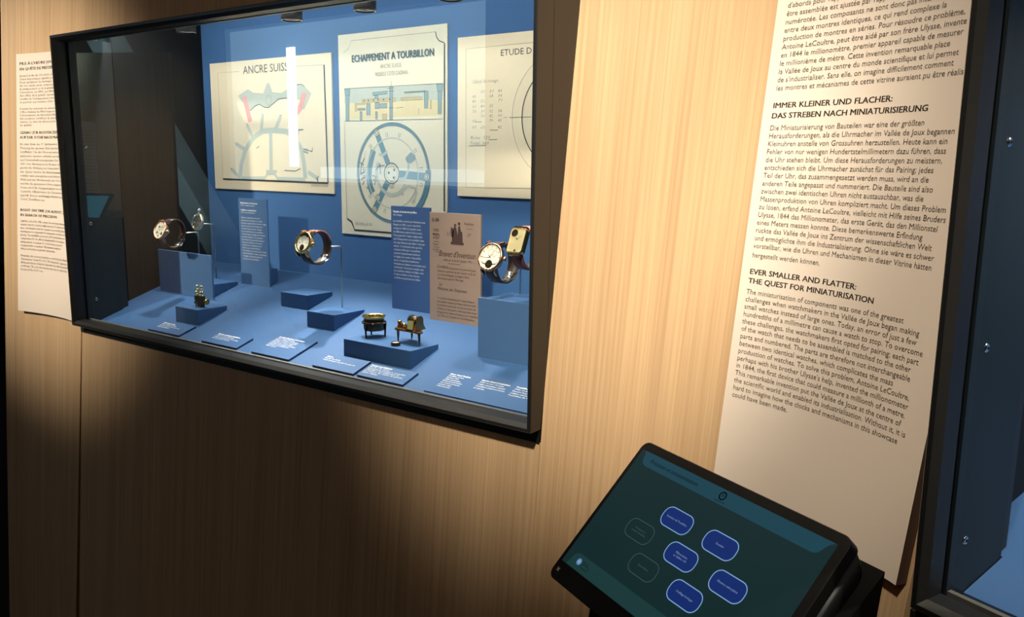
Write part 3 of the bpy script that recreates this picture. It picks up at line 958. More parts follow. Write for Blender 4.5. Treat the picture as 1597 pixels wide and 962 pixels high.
def mid(p, q, t=0.5):
    return (p[0] + (q[0] - p[0]) * t, p[1] + (q[1] - p[1]) * t)


def poly_fan(b, pts, mapper):
    step(mapper)
    b.face([mapper(*p) for p in pts])


# 1: lever escapement with pink pallets
b = sheet(0.0100, 0.3592, 0.2382, 0.4826, PAPER)
b.use(TEALTINT)
poly_fan(b, D1['anchor'], PM)
ribbon(b, D1['arc'], 0.0105, PM)
for t_ in D1['teeth']:
    ribbon(b, t_, 0.0080, PM2)
ribbon(b, D1['stem'], 0.0095, PM2)
ribbon(b, D1['foot'], 0.0060, PM)
ribbon(b, D1['base'], 0.0060, PM3)
b.use(PINKWASH)
poly_fan(b, D1['pink1'], PM2)
poly_fan(b, D1['pink2'], PM2)
b.use(FAINT)
ribbon(b, circle2(D1['eye'][0], 0.0085), 0.0008, PM2)
ribbon(b, D1['anchor'] + D1['anchor'][:1], 0.0006, PM2)
for t_ in D1['thin']:
    ribbon(b, t_, 0.0008, PM2)
b.use(INK)
for t_ in D1['black']:
    ribbon(b, t_, 0.0012, PM3)
ribbon(b, D1['contour'], 0.0013, PM3)
ribbon(b, D1['right'], 0.0032, PM3)
ribbon(b, D1['bottom'], 0.0032, PM3)
t0, t1 = D1['title']
write(b, 'ANCRE SUISSE', PM3, t0[0], t0[1] + 0.0005, 0.021, width=t1[0] - t0[0] + 0.014)
b.use(FAINT)
write(b, 'ANDRE ROCHAT', PM3, D1['tiny'][0][0], D1['tiny'][0][1], 0.006, width=0.046, res=1)
o = b.build('technical_drawing', origin=(0.185, PY, 0.2382))
tag(o, 'cream drawing of a lever escapement with two pink pallets, leftmost on blue panel', 'drawing', 'technical drawings on the blue back panel')

# 2: tourbillon escapement
b = sheet(0.3780, 0.6235, 0.1690, 0.5100, PAPERCOOL)
b.use(TEALTINT)
for q in D2['teal']:
    poly_fan(b, q, PM)
b.use(CREAMWASH)
for q in D2['cream']:
    poly_fan(b, q, PM)
b.use(TANWASH)
for q in D2['tan']:
    b.use(TANWASH)
    poly_fan(b, q, PM2)
    b.use(FAINT)
    ribbon(b, q + q[:1], 0.0006, PM3)
for q in D2['cols']:
    b.use(STEELBLUE)
    poly_fan(b, q, PM2)
    b.use(INK)
    ribbon(b, q + q[:1], 0.0006, PM3)
b.use(INK)
for q in D2['dots']:
    disc(b, q, 0.0014, PM3, 10)
for q in D2['lines']:
    ribbon(b, q, 0.0006, PM3)
CC, CR = (0.5030, 0.2770), 0.0815
b.use(TEAL)
ribbon(b, circle2(CC, CR, 72), 0.0045, PM)
HUB = D2['hub'][0]
E_ = D2['ends']
for e, w in ((E_[0], 0.011), (E_[1], 0.013), (E_[2], 0.012)):
    ribbon(b, [HUB, e], w, PM2)
ribbon(b, D2['band'], 0.0125, PM)
ribbon(b, circle2(CC, CR * 0.985, 16, RAD(-52), RAD(5)), 0.012, PM2)
b.use(TEALTINT)
for q in D2['arcs']:
    ribbon(b, q, 0.0050, PM3)
ribbon(b, circle2(HUB, 0.0355, 40, RAD(150), RAD(330)), 0.006, PM3)
ribbon(b, circle2(CC, CR * 0.72, 60), 0.0022, PM3)
b.use(STEELBLUE)
poly_fan(b, D2['cock'], PM3)
PM4 = Layer(PY - 0.00060)
PM5 = Layer(PY - 0.00075)
b.use(PAPERCOOL)
disc(b, HUB, 0.0185, PM4, 32)
for e in E_:
    disc(b, e, 0.0058, PM4, 20)
b.use(INK)
ribbon(b, circle2(HUB, 0.0170, 40), 0.0020, PM5)
ribbon(b, circle2(HUB, 0.0125, 40), 0.0005, PM5)
for dx, dz in ((0.006, 0.006), (-0.0065, 0.001), (0.005, -0.007)):
    disc(b, (HUB[0] + dx, HUB[1] + dz), 0.0024, PM5, 14)
ribbon(b, circle2(CC, CR + 0.0025, 72), 0.0006, PM5)
ribbon(b, circle2(CC, CR - 0.0025, 72), 0.0006, PM5)
for e in E_:
    ribbon(b, circle2(e, 0.0055, 20), 0.0008, PM5)
    ribbon(b, circle2(e, 0.0028, 14), 0.0010, PM5)
for q in D2['teeth']:
    ribbon(b, q, 0.0014, PM5)
for q in D2['scr']:
    d = Vector((q[0] - CC[0], q[1] - CC[1])).normalized()
    p_ = Vector((-d.y, d.x)) * 0.0018
    for sg in (-1, 1):
        ribbon(b, [(q[0] + sg * p_.x - d.x * 0.004, q[1] + sg * p_.y - d.y * 0.004), (q[0] + sg * p_.x + d.x * 0.004, q[1] + sg * p_.y + d.y * 0.004)], 0.0007, PM5)
b.use(FAINT)
for q in D2['thin']:
    ribbon(b, q, 0.0008, PM2)
b.use(INK)
for q in D2['notch']:
    ribbon(b, q, 0.0018, PM3)
ribbon(b, D2['right'], 0.0028, PM3)
ribbon(b, D2['rest'], 0.0030, PM3)
t0, t1 = D2['title']
write(b, 'ECHAPPEMENT A TOURBILLON', PM3, t0[0], (t0[1] + t1[1]) / 2, 0.0165, width=t1[0] - t0[0], bold=0.012)
b.use(STEELBLUE)
write(b, 'ECHAPPEMENT A TOURBILLON', PM2, t0[0] + 0.0012, (t0[1] + t1[1]) / 2 - 0.0012, 0.0165, width=t1[0] - t0[0], bold=0.012)
b.use(FAINT)
for s, k_ in (('ANCRE SUISSE', 'sub1'), ('MODELE COTE CADRAN', 'sub2')):
    t0, t1 = D2[k_]
    write(b, s, PM3, t0[0], (t0[1] + t1[1]) / 2, 0.0095, width=t1[0] - t0[0])
t0, t1 = D2['txt']
write(b, 'ECHELLE 50', PM3, t0[0], (t0[1] + t1[1]) / 2, 0.0068, width=t1[0] - t0[0])
o = b.build('technical_drawing', origin=(0.5, PY, 0.169))
tag(o, 'tall pale drawing titled ECHAPPEMENT A TOURBILLON with a big blue wheel', 'drawing', 'technical drawings on the blue back panel')

# 3: study drawing running behind the right stile
b = sheet(0.6450, 0.9950, 0.2443, 0.4868, PAPER)
b.use(FAINT)
for q in D3['thin']:
    ribbon(b, q, 0.0008, PM2)
xr = 0.975
zt, zb = D3['thin'][0][1][1], D3['thin'][0][2][1]
ribbon(b, [D3['thin'][0][0], (xr, zt), (xr, zb), D3['thin'][0][3]], 0.0008, PM2)
c3 = (0.846, 0.364)
ribbon(b, circle2(c3, c3[0] - D3['circ'][0][0], 64), 0.0007, PM2)
for r_ in D3['rows'][0:1]:
    write(b, 'Calcul du rouage', PM3, r_[0][0], r_[0][1], 0.0078, width=0.05, res=1, slant=0.3)
for i, r_ in enumerate(D3['rows'][1:]):
    for j in range(4):
        if (i * 7 + j * 3) % 5:
            write(b, '%d' % (12 + (i * 37 + j * 53) % 87), PM3, r_[0][0] + j * 0.0165, r_[0][1] - 0.001, 0.0062, width=0.0075, res=1, slant=0.2)
for q, s in zip(D3['foot'], ('Roue  120', 'Total  960')):
    write(b, s, PM3, q[0][0], q[0][1], 0.0070, width=0.038, res=1, slant=0.3)
for q in D3['cl']:
    ribbon(b, q, 0.0007, PM2)
ribbon(b, [(D3['cl'][1][0][0], c3[1]), (0.96, c3[1])], 0.0006, PM2)
b.use(INK)
for q in D3['u']:
    ribbon(b, q, 0.0007, PM3)
t0, t1 = D3['title']
write(b, 'ETUDE D', PM3, t0[0], (t0[1] + t1[1]) / 2, 0.0130, width=(t1[0] - t0[0]) * 1.03)
ribbon(b, circle2(c3, c3[0] - D3['dark'][2][0], 64), 0.0016, PM3)
o = b.build('technical_drawing', origin=(0.82, PY, 0.2443))
tag(o, 'cream study drawing with a thin black circle, half hidden by right stile', 'drawing', 'technical drawings on the blue back panel')

# ---------------------------------------------------------------- blocks, plates and labels on the deck
SL = sqrt(1 + 0.3265 ** 2)
DY, DZ = 1 / SL, 0.3265 / SL      # unit step up the deck


def deck_map(lift):
    return lambda u, v: (u, v - DZ * lift, floor_z(v) + DY * lift)


def wedge(name, x0, x1, y0, y1, top, label, cat='block', group='level blue blocks on the sloping deck', parent=None):
    q = [(x0, y0), (x1, y0), (x1, y1), (x0, y1)]
    b = MB().use(BLUEDARK)
    b.hexa([(x, y, floor_z(y) + 0.0001) for x, y in q], [(x, y, top) for x, y in q])
    b.mats = [BLUE]
    if parent is not None:
        return b.build(name, parent=parent, bevel=0.0004)
    o = b.build(name, origin=((x0 + x1) / 2, y0, floor_z(y0)), bevel=0.0004)
    return tag(o, label, cat, group)


wedge('plinth_block', 0.1853, 0.2500, 0.0890, 0.1477, 0.0434, 'small level blue block under the brass hand tool, front left')
wedge('plinth_block', 0.3485, 0.4165, 0.1867, 0.2427, 0.0738, 'small empty blue block below the watch with the red-brown strap')
wedge('plinth_block', 0.4660, 0.5290, 0.1425, 0.2085, 0.0596, 'small blue block carrying the steel rod of the hanging watch')
wedge('plinth_block', 0.6087, 0.7402, 0.0876, 0.1462, 0.0420, 'largest low blue block, carrying the brass cup and the tripod instrument')

# upright plates
UPG = 'upright blue plates and stands on the deck'
t = tag(empty('watch_plinth', (0.088, 0.18, floor_z(0.18))), 'tall plain blue plinth below the dark strapped watch at the left', 'plinth', UPG)
b = MB().use(BLUEPLINTH)
x0, x1, y0, y1, zt = 0.0045, 0.1735, 0.1733, 0.1765, 0.1240
P = [(x0, floor_z(y0)), (x1, floor_z(y0)), (x1, zt), (x0, zt)]
V = [(p[0], y0, p[1]) for p in P] + [(p[0], y1, p[1]) for p in P]
n = len(P)
b.mesh(V, [tuple(range(n)), tuple(reversed(range(n, 2 * n)))] + [(i, i + n, (i + 1) % n + n, (i + 1) % n) for i in range(n)])
b.build('front_plate', BLUEPLINTH, t)
wedge('foot_block', 0.0060, 0.1680, 0.1766, 0.2325, 0.0697, None, parent=t)

t = tag(empty('watch_plinth', (0.89, 0.15, floor_z(0.15))), 'tall blue plinth at the right, below the two gold watches', 'plinth', UPG)
MB().use(BLUEPLINTH).prism([(0.1441, floor_z(0.1441)), (0.1441, 0.1168), (0.1500, 0.1168), (0.1500, floor_z(0.15))], 'x', 0.8128, 0.9850).build('front_plate', parent=t)
wedge('foot_block', 0.8180, 0.9790, 0.1501, 0.2150, 0.1164, None, parent=t)


def info_plate(x0, x1, y0, zt, thick, material, label, cat, texts, ink=WHITEINK, foot=None, name='info_plate', extra=None):
    t = tag(empty(name, ((x0 + x1) / 2, y0, floor_z(y0))), label, cat, UPG)
    b = MB().use(material)
    b.prism([(y0, floor_z(y0)), (y0, zt), (y0 + thick, zt), (y0 + thick, floor_z(y0 + thick))], 'x', x0, x1)
    mp = lambda u, v: (x0 + u, y0 - 0.0003, v)
    b.use(ink)
    for (s, u, v, size, w, bold) in texts:
        write(b, s, mp, u, v, size, bold=bold, width=w, res=1)
    if extra:
        extra(b, mp)
    b.build('printed_plate', parent=t)
    if foot:
        wedge('foot_block', foot[0], foot[1], y0 + thick + 0.0001, foot[2], foot[3], None, parent=t)
    return t


def para(lines, u, v0, dv, size, wmax):
    k = wmax / max(max([p[0] for p in text_mesh(s, 0.0, 1)[0]] or [0.01]) for s in lines)
    out = []
    for i, s in enumerate(lines):
        if s:
            out.append((s, u, v0 - i * dv, size, k * max(p[0] for p in text_mesh(s, 0.0, 1)[0]), 0.0))
    return out


T1 = [('Répétition à minutes', 0.0062, 0.2165, 0.0040, 0.050, 0.03), ('1910, dépôt privé', 0.0062, 0.2122, 0.0036, 0.042, 0.0),
      ('Calibre squelette', 0.0062, 0.2035, 0.0040, 0.046, 0.03), ('1925, coll. particulière', 0.0062, 0.1992, 0.0036, 0.042, 0.0)]
T1 += para(['Chaque complication ajoutée à', 'une montre mécanique est un défi.', "L'énergie supplémentaire doit être réglée", 'afin de ne pas nuire à la marche et', 'à la taille du mouvement. Chaque',
            'pièce est à la limite de sa résistance.', "C'est pourquoi le réglage de la montre", 'est long et délicat. Pour y parvenir,', 'les horlogers doivent allier précision', "et patience. À l'heure où tous les",
            'mouvements se miniaturisent, le', 'calibre reste un chef-d\'œuvre.', "L'observation des pièces au microscope", 'révèle leur finition soignée, du polissage', 'à l\'anglage, et le travail patient de', 'ceux qui les ont assemblées.'],
           0.0066, 0.1895, 0.0051, 0.0040, 0.073)
info_plate(0.1706, 0.2530, 0.2390, 0.2262, 0.0025, BLUEPLINTH, 'upright grey-blue plate with white small print beside the tall left plinth', 'information plate', T1, foot=(0.178, 0.2480, 0.262, 0.098))
T2 = [('Fantaisie de brevet du tourbillon', 0.0048, 0.2180, 0.0044, 0.0500, 0.03), ('d\'A.-L. Breguet', 0.0048, 0.2130, 0.0040, 0.0190, 0.0)]
T2 += para(['Le tourbillon, inventé par Abraham-Louis', "Breguet en 1801, a pour objectif de", "compenser l'effet de la gravité selon", 'les différentes positions de la montre.', "Pour y parvenir, l'organe réglant ainsi",
            "que l'échappement sont assemblés dans", 'une cage miniature qui réalise 1 tour par', 'minute. Ce mécanisme, bien que très', 'complexe à fabriquer et assembler,', 'a permis de grandement améliorer', "le réglage des montres. Aujourd'hui",
            'encore, les grandes manufactures', 'horlogères produisent ce mécanisme rare', 'et fascinant. On peut par exemple citer', 'les tourbillons réalisés à la Vallée, dont', 'le Gyrotourbillon et bien d\'autres', 'tourbillons mystérieux de la Vallée.'],
           0.0050, 0.2032, 0.00565, 0.0046, 0.068)
info_plate(0.5680, 0.6500, 0.2320, 0.2279, 0.0030, PLATEBLUE, 'upright dark blue plate of white print beside the brown patent sheet', 'information plate', T2, foot=(0.575, 0.643, 0.262, 0.098))


def patent_art(b, mp):
    b.use(SEPIA)
    # generic engraved group on a pedestal
    cx, cz = 0.054, 0.1935
    b.face([mp(*p) for p in [(cx - 0.0125, cz - 0.0165), (cx + 0.0125, cz - 0.0165), (cx + 0.0125, cz - 0.0130), (cx - 0.0125, cz - 0.0130)]])
    b.face([mp(*p) for p in [(cx - 0.0105, cz - 0.0130), (cx + 0.0105, cz - 0.0130), (cx + 0.0098, cz + 0.002), (cx + 0.0070, cz + 0.004), (cx + 0.0050, cz + 0.012), (cx + 0.0020, cz + 0.010), (cx + 0.0010, cz - 0.002), (cx - 0.002, cz + 0.009), (cx - 0.006, cz + 0.010), (cx - 0.0085, cz + 0.003)]])
    b.face([mp(*p) for p in [(cx - 0.0075, cz - 0.006), (cx - 0.0068, cz + 0.006), (cx - 0.0115, cz + 0.0095), (cx - 0.0128, cz + 0.002), (cx - 0.0110, cz - 0.006)]])
    disc(b, (cx + 0.0036, cz + 0.0145), 0.0024, mp, 12)
    disc(b, (cx - 0.0040, cz + 0.0120), 0.0022, mp, 12)
    for u0, u1, v in ((0.008, 0.019, 0.1952), (0.008, 0.021, 0.1875), (0.008, 0.018, 0.1790), (0.008, 0.020, 0.1710), (0.072, 0.083, 0.2015), (0.033, 0.041, 0.1905), (0.072, 0.078, 0.1905), (0.035, 0.060, 0.1478), (0.010, 0.020, 0.1640)):
        ribbon(b, [(u0, v), (u1, v - 0.0001)], 0.0005, mp)


P3 = [('N. 1806', 0.0050, 0.2095, 0.0075, 0.0135, 0.02), ('le 8 ventose', 0.0068, 0.1965, 0.0042, 0.012, 0.0), ('Ministère', 0.0062, 0.1890, 0.0045, 0.013, 0.02), ('de l\'Intérieur', 0.0062, 0.1835, 0.0042, 0.013, 0.0),
      ('Bureau', 0.0070, 0.1740, 0.0045, 0.010, 0.0), ('des Arts', 0.0060, 0.1660, 0.0045, 0.012, 0.0), ('République', 0.067, 0.2070, 0.0055, 0.018, 0.0), ('An 9', 0.034, 0.1920, 0.0040, 0.006, 0.0), ('1801', 0.0735, 0.1920, 0.0040, 0.006, 0.0),
      ("Brevet d'Invention", 0.0180, 0.1580, 0.0125, 0.0700, 0.0), ('établi par la loi du 7 janvier 1791.', 0.0270, 0.1515, 0.0046, 0.055, 0.0),
      ('Certificat', 0.0140, 0.1400, 0.0068, 0.022, 0.0), ('de demande d\'un brevet d\'invention', 0.0370, 0.1395, 0.0044, 0.052, 0.0), ('délivré en vertu des lois des 7 janvier et 25 mai', 0.0155, 0.1340, 0.0042, 0.073, 0.0),
      ('au citoyen Breguet, horloger à Paris,', 0.0155, 0.1285, 0.0042, 0.062, 0.0), ('demeurant quai de l\'Horloge', 0.0155, 0.1230, 0.0042, 0.050, 0.0), ('Le', 0.0180, 0.1130, 0.0075, 0.006, 0.0),
      ('Ministre de l\'Intérieur', 0.0150, 0.1062, 0.0070, 0.0580, 0.0)]
P3 += para(['Vu la pétition présentée par le citoyen Breguet', 'par laquelle il expose qu\'il désire jouir des droits', 'de propriété assurés par les lois aux auteurs des', 'inventions en tout genre, arrête que le dit citoyen', 'Breguet est et demeure breveté pour un régulateur,', 'fait à Paris, le 7 messidor an 9 de la République.'],
           0.0150, 0.0925, 0.0054, 0.0046, 0.080)


def info_plate_patent():
    t = info_plate(0.6620, 0.7600, 0.2171, 0.2230, 0.0030, PATENT, 'upright brown patent certificate with handwriting and a dark engraved figure group', 'document', [], name='patent_sheet', foot=(0.670, 0.752, 0.250, 0.092), ink=SEPIA,
                   extra=lambda b, mp: ([write(b, s, mp, u, v, size, width=w, bold=bo, res=2, slant=0.28) for (s, u, v, size, w, bo) in P3], patent_art(b, mp)))
    return t


info_plate_patent()

# flat caption plates along the front edge
LAB = 'caption plates along the front of the deck'


def caption(x0, x1, y0, y1, label, texts, thick=0.0032):
    b = MB().use(BLUE)
    q = [(x0, y0), (x1, y0), (x1, y1), (x0, y1)]
    lo, hi = deck_map(0.0001), deck_map(thick)
    b.face([hi(*p) for p in q])
    b.use(NAVY)
    b.face([lo(*p) for p in reversed(q)])
    for i in range(4):
        p, r = q[i], q[(i + 1) % 4]
        b.face([lo(*p), lo(*r), hi(*r), hi(*p)])
    b.use(WHITEINK)
    tm = deck_map(thick + 0.0002)
    for (s, u, v, size, w, bold) in texts:
        write(b, s, lambda a, c: tm(a, v + (c - v) * DY), u, v, size, width=w, bold=bold, res=1)
    o = b.build('caption_plate', origin=((x0 + x1) / 2, y0, floor_z(y0)))
    return tag(o, label, 'label', LAB)


def cap_text(title, lines, u, v0, dv, wt, wl, size=0.0040):
    out = [(title, u, v0, size, wt, 0.035)]
    k = wl / max(max(p[0] for p in text_mesh(s, 0.0, 1)[0]) for s in lines)
    for i, s in enumerate(lines):
        out.append((s, u, v0 - (i + 1) * dv, size * 0.92, k * max(p[0] for p in text_mesh(s, 0.0, 1)[0]), 0.012))
    return out


caption(0.1640, 0.2555, 0.0490, 0.0815, 'leftmost caption plate, below the brass hand tool', cap_text('Outil de pierriste', ['1890, Vallée de Joux', 'Permet de sertir les pierres', 'dans les platines.'], 0.1742, 0.0730, 0.0042, 0.034, 0.058))
caption(0.3180, 0.4095, 0.0490, 0.0808, 'second caption plate from the left, two small paragraphs of white print', cap_text('Montre squelette à répétition', ['1995, or rose 18 carats', 'Calibre mécanique à remontage', 'manuel, phases de lune.'], 0.3290, 0.0735, 0.0040, 0.056, 0.062))
caption(0.4460, 0.5335, 0.0490, 0.1048, 'brightly lit caption plate in front of the watch with the steel rod', cap_text('Tourbillon Régulateur Automatique', ['1999, or jaune 18 carats', 'Montre à répétition de minutes,', 'tourbillon et réserve de marche', 'indicateur jour et nuit, calibre', 'mécanique remontage automatique', 'Collection de la manufacture,', 'Vallée de Joux.'], 0.4530, 0.0965, 0.0037, 0.060, 0.060))
caption(0.5850, 0.6690, 0.0490, 0.0830, 'caption plate of two short lines before the largest low block', cap_text('Chariot', ['Fin du 19e siècle', 'Outil à planter et polir les pignons'], 0.5885, 0.0740, 0.0042, 0.012, 0.066))
caption(0.6758, 0.7620, 0.0490, 0.0798, 'caption plate headed with a bold title, below the tripod instrument', cap_text('Pupitre aux balances', ['Fin du 19e siècle', 'Instrument servant à contrôler', "l'équilibre des balanciers et", 'la position du centre de gravité', 'avant réglage.'], 0.6785, 0.0745, 0.0036, 0.040, 0.072))
tx = cap_text('Master Grand Tradition', ['Tourbillon, or rose', '18 carats, 2010', 'Calibre automatique', 'Montre-bracelet homme', 'avec réserve de marche,', 'seconde et date', 'Collection privée'], 0.8075, 0.0920, 0.0041, 0.034, 0.033)
tx += cap_text('Montre Grand Complication', ['1992, or rose 18 carats', 'Calibre mécanique manuel', 'Tourbillon volant et réserve', 'de marche'], 0.8605, 0.0920, 0.0045, 0.045, 0.046)
tx += cap_text('Tourbillon Rectangulaire', ['1986, or jaune 18 carats', 'Montre la plus plate', 'Calibre automatique', 'Tourbillon de 7 mm'], 0.9150, 0.0920, 0.0045, 0.045, 0.046)
caption(0.7990, 0.9850, 0.0490, 0.1000, 'widest caption plate with three blocks of white print, front right', tx, thick=0.0018)


# ---------------------------------------------------------------- wrist watches hung on steel rods
def band(b, a_, c_, f0, f1, w0, w1, thick, n=28, inset=0.0):
    """curved strap between angles f0 and f1 of the loop ellipse (radius a_ in y, c_ in z)."""
    V, F = [], []
    for i in range(n + 1):
        t = i / n
        f = RAD(f0 + (f1 - f0) * t)
        w = (w0 + (w1 - w0) * t) / 2
        for k in (0.0, 1.0):
            ra, rc = a_ - inset - thick * k, c_ - inset - thick * k
            y, z = ra * cos(f), rc * sin(f)
            V += [(-w, y, z), (w, y, z)]
    for i in range(n):
        a0, a1 = 4 * i, 4 * i + 4
        F += [(a0, a0 + 1, a1 + 1, a1), (a0 + 2, a1 + 2, a1 + 3, a0 + 3), (a0, a1, a1 + 2, a0 + 2), (a0 + 1, a0 + 3, a1 + 3, a1 + 1)]
    F += [(0, 2, 3, 1), (4 * n, 4 * n + 1, 4 * n + 3, 4 * n + 2)]
    b.mesh(V, F)


def hand(b, c, ang, ln, w, y, tail=0.0012):
    d = (sin(ang), cos(ang))
    nrm = (d[1], -d[0])
    b.face([(c[0] - d[0] * tail - nrm[0] * w, y, c[1] - d[1] * tail - nrm[1] * w), (c[0] - d[0] * tail + nrm[0] * w, y, c[1] - d[1] * tail + nrm[1] * w),
            (c[0] + d[0] * ln, y, c[1] + d[1] * ln)])


def make_watch(label, loc, tilt, yaw_, case_m, dial_m, up_m, low_m, style, R=0.0190, a=0.0325, c=0.0275, lining=LEATHERTAN, clasp_m=CHROME):
    t = tag(empty('wrist_watch', loc, Matrix.Rotation(RAD(yaw_), 4, 'Z') @ Matrix.Rotation(RAD(tilt), 4, 'X')), label, 'watch', 'wrist watches in the large case')
    L_ = dict(parent=t, local=True)
    yc = -a + 0.0005                 # case centre plane
    if style == 'rect':
        b = MB().use(case_m)
        pts = rrect(-0.0125, 0.0125, -0.0170, 0.0170, 0.004)
        pin = rrect(-0.0112, 0.0112, -0.0157, 0.0157, 0.003)
        n = len(pts)
        V = [(x, yc + 0.004, z) for x, z in pts] + [(x, yc - 0.002, z) for x, z in pts] + [(x, yc - 0.0038, z) for x, z in pin] + [(x, yc - 0.0030, z * 0.99) for x, z in pin]
        F = [tuple(range(n))]
        for k in range(3):
            F += [(k * n + i, (k + 1) * n + i, (k + 1) * n + (i + 1) % n, k * n + (i + 1) % n) for i in range(n)]
        b.mesh(V, F)
        b.build('watch_case', **L_)
        d = MB().use(dial_m)
        yd = yc - 0.0031
        d.face([(x, yd, z * 0.99) for x, z in reversed(pin)])
        d.use(DIALDARK)
        dm = lambda u, v: (u, yd - 0.0002, v)
        disc(d, (-0.0055, 0.0095), 0.0043, dm)
        disc(d, (0.001, -0.0138), 0.0016, dm)
        d.use(BRASS)
        ribbon(d, circle2((-0.0055, 0.0095), 0.0046, 24), 0.0007, dm)
        for k in range(4):
            an = k * pi / 2 + 0.4
            ribbon(d, [(-0.0055, 0.0095), (-0.0055 + 0.0036 * cos(an), 0.0095 + 0.0036 * sin(an))], 0.0006, lambda u, v: (u, yd - 0.0003, v))
        for k in range(1, 7):
            ribbon(d, circle2((0, -0.002), 0.002 * k, 30, RAD(200), RAD(520)), 0.00015, dm)
        d.build('dial', **L_)
        h = MB().use(DARKIRON)
        hand(h, (0.0005, 0.0015), RAD(-50), 0.0058, 0.0005, yd - 0.0008)
        hand(h, (0.0005, 0.0015), RAD(52), 0.0088, 0.0004, yd - 0.0009)
        h.build('hands', **L_)
        for sz in (1, -1):
            MB().use(case_m).box(-0.0095, 0.0095, yc - 0.002, yc + 0.004, min(sz * 0.0172, sz * 0.0196), max(sz * 0.0172, sz * 0.0196)).build('lug', **L_)
        sw, zc = 0.0175, 0.0185
    else:
        b = MB().use(case_m, True)
        b.lathe([(0.0001, 0.0050), (R * 0.86, 0.0048), (R * 0.95, 0.0025), (R * 0.97, -0.0015), (R * 1.0, -0.0030), (R * 0.985, -0.0042), (R * 0.90, -0.0050), (R * 0.85, -0.0044), (R * 0.845, -0.0030)], (0, yc, 0), 'y', 56, cap=False)
        b.build('watch_case', **L_)
        d = MB().use(dial_m)
        yd = yc - 0.0033
        dm = lambda u, v: (u, yd, v)
        dm2 = lambda u, v: (u, yd - 0.00015, v)
        dm3 = lambda u, v: (u, yd - 0.0003, v)
        disc(d, (0, 0), R * 0.86, dm, 48)
        if style == 'moon':
            d.use(BRASS)
            ribbon(d, circle2((0, 0), R * 0.79, 48), 0.0022, dm2)
            d.use(DIALDARK)
            disc(d, (0, -0.0078), 0.0050, dm2)
            ribbon(d, circle2((0, 0.0020), 0.0105, 20, RAD(40), RAD(140)), 0.0026, dm2)
            d.use(GREYINK)
            ribbon(d, circle2((0, 0.0062), 0.0034, 24), 0.0005, dm2)
            for k in range(12):
                an = k * pi / 6
                if k not in (5, 6, 7):
                    ribbon(d, [(R * 0.58 * sin(an), R * 0.58 * cos(an)), (R * 0.66 * sin(an), R * 0.66 * cos(an))], 0.0006, dm3)
            d.use(BRASS)
            ribbon(d, circle2((0, -0.0078), 0.0038, 24), 0.0012, dm3)
            for k in range(5):
                an = k * 2 * pi / 5 + 0.3
                ribbon(d, [(0, -0.0078), (0.0034 * cos(an), -0.0078 + 0.0034 * sin(an))], 0.0006, dm3)
            d.use(GREYINK)
            for sx in (-1, 1):
                ribbon(d, [(sx * 0.0052, -0.0004), (sx * 0.0092, -0.0004)], 0.0009, dm2)
        elif style == 'skeleton':
            d.use(GREYINK)
            for k in range(12):
                an = k * pi / 6
                ribbon(d, [(R * 0.70 * sin(an), R * 0.70 * cos(an)), (R * 0.80 * sin(an), R * 0.80 * cos(an))], 0.0007, dm2)
            d.use(DIALDARK)
            for q, r_ in (((-0.0035, 0.0062), 0.0024), ((0.0070, -0.0060), 0.0028), ((-0.0075, -0.0045), 0.0024), ((-0.0020, -0.0105), 0.0020), ((0.0060, 0.0060), 0.0014)):
                disc(d, q, r_, dm2, 14)
            d.use(FAINT)
            for q, r_ in (((0, 0), 0.0065), ((-0.004, -0.007), 0.0042), ((0.0055, 0.005), 0.0040)):
                ribbon(d, circle2(q, r_, 24), 0.0006, dm3)
        else:
            d.use(DIALDARK)
            disc(d, (0, -0.0098), 0.0058, dm2)
            d.face([dm2(*p) for p in [(-0.0035, -0.0095), (-0.0115, -0.0082), (-0.0122, -0.0092), (-0.0035, -0.0112)]])
            d.face([dm2(*p) for p in [(0.0035, -0.0095), (0.0035, -0.0112), (0.0122, -0.0092), (0.0115, -0.0082)]])
            d.use(BRASS)
            ribbon(d, circle2((0, -0.0098), 0.0042, 24), 0.0011, dm3)
            for k in range(3):
                an = k * 2 * pi / 3 + 0.5
                ribbon(d, [(0, -0.0098), (0.0042 * cos(an), -0.0098 + 0.0042 * sin(an))], 0.0008, dm3)
            d.use(GREYINK)
            for k in range(12):
                an = k * pi / 6
                if 4 < k < 8:
                    continue
                ribbon(d, [(R * 0.66 * sin(an), R * 0.66 * cos(an)), (R * 0.80 * sin(an), R * 0.80 * cos(an))], 0.0008, dm2)
            d.use(FAINT)
            ribbon(d, circle2((0.0060, 0.0050), 0.0038, 24), 0.0006, dm2)
            ribbon(d, circle2((0, 0.0065), 0.0044, 24), 0.0005, dm2)
            disc(d, (0.0062, 0.0008), 0.0007, dm3, 8)
            d.use(BRASS)
            ribbon(d, [(-0.0150, -0.0012), (0.0022, -0.0012)], 0.0006, dm3)
        d.build('dial', **L_)
        h = MB().use(DARKIRON if style != 'moon' else INK)
        hand(h, (0, 0), RAD(-58), 0.0075, 0.0005, yd - 0.0010)
        hand(h, (0, 0), RAD(35 if style != 'moon' else -20), 0.0105, 0.0004, yd - 0.0012)
        h.build('hands', **L_)
        k = MB().use(case_m, True)
        k.lathe([(0.0012, 0), (0.0012, 0.0015), (0.0030, 0.0016), (0.0032, 0.0024), (0.0032, 0.0042), (0.0022, 0.0048), (0.0001, 0.0049)], (R * 0.96, yc, -0.0005), 'x', 18, cap=False)
        k.build('crown', **L_)
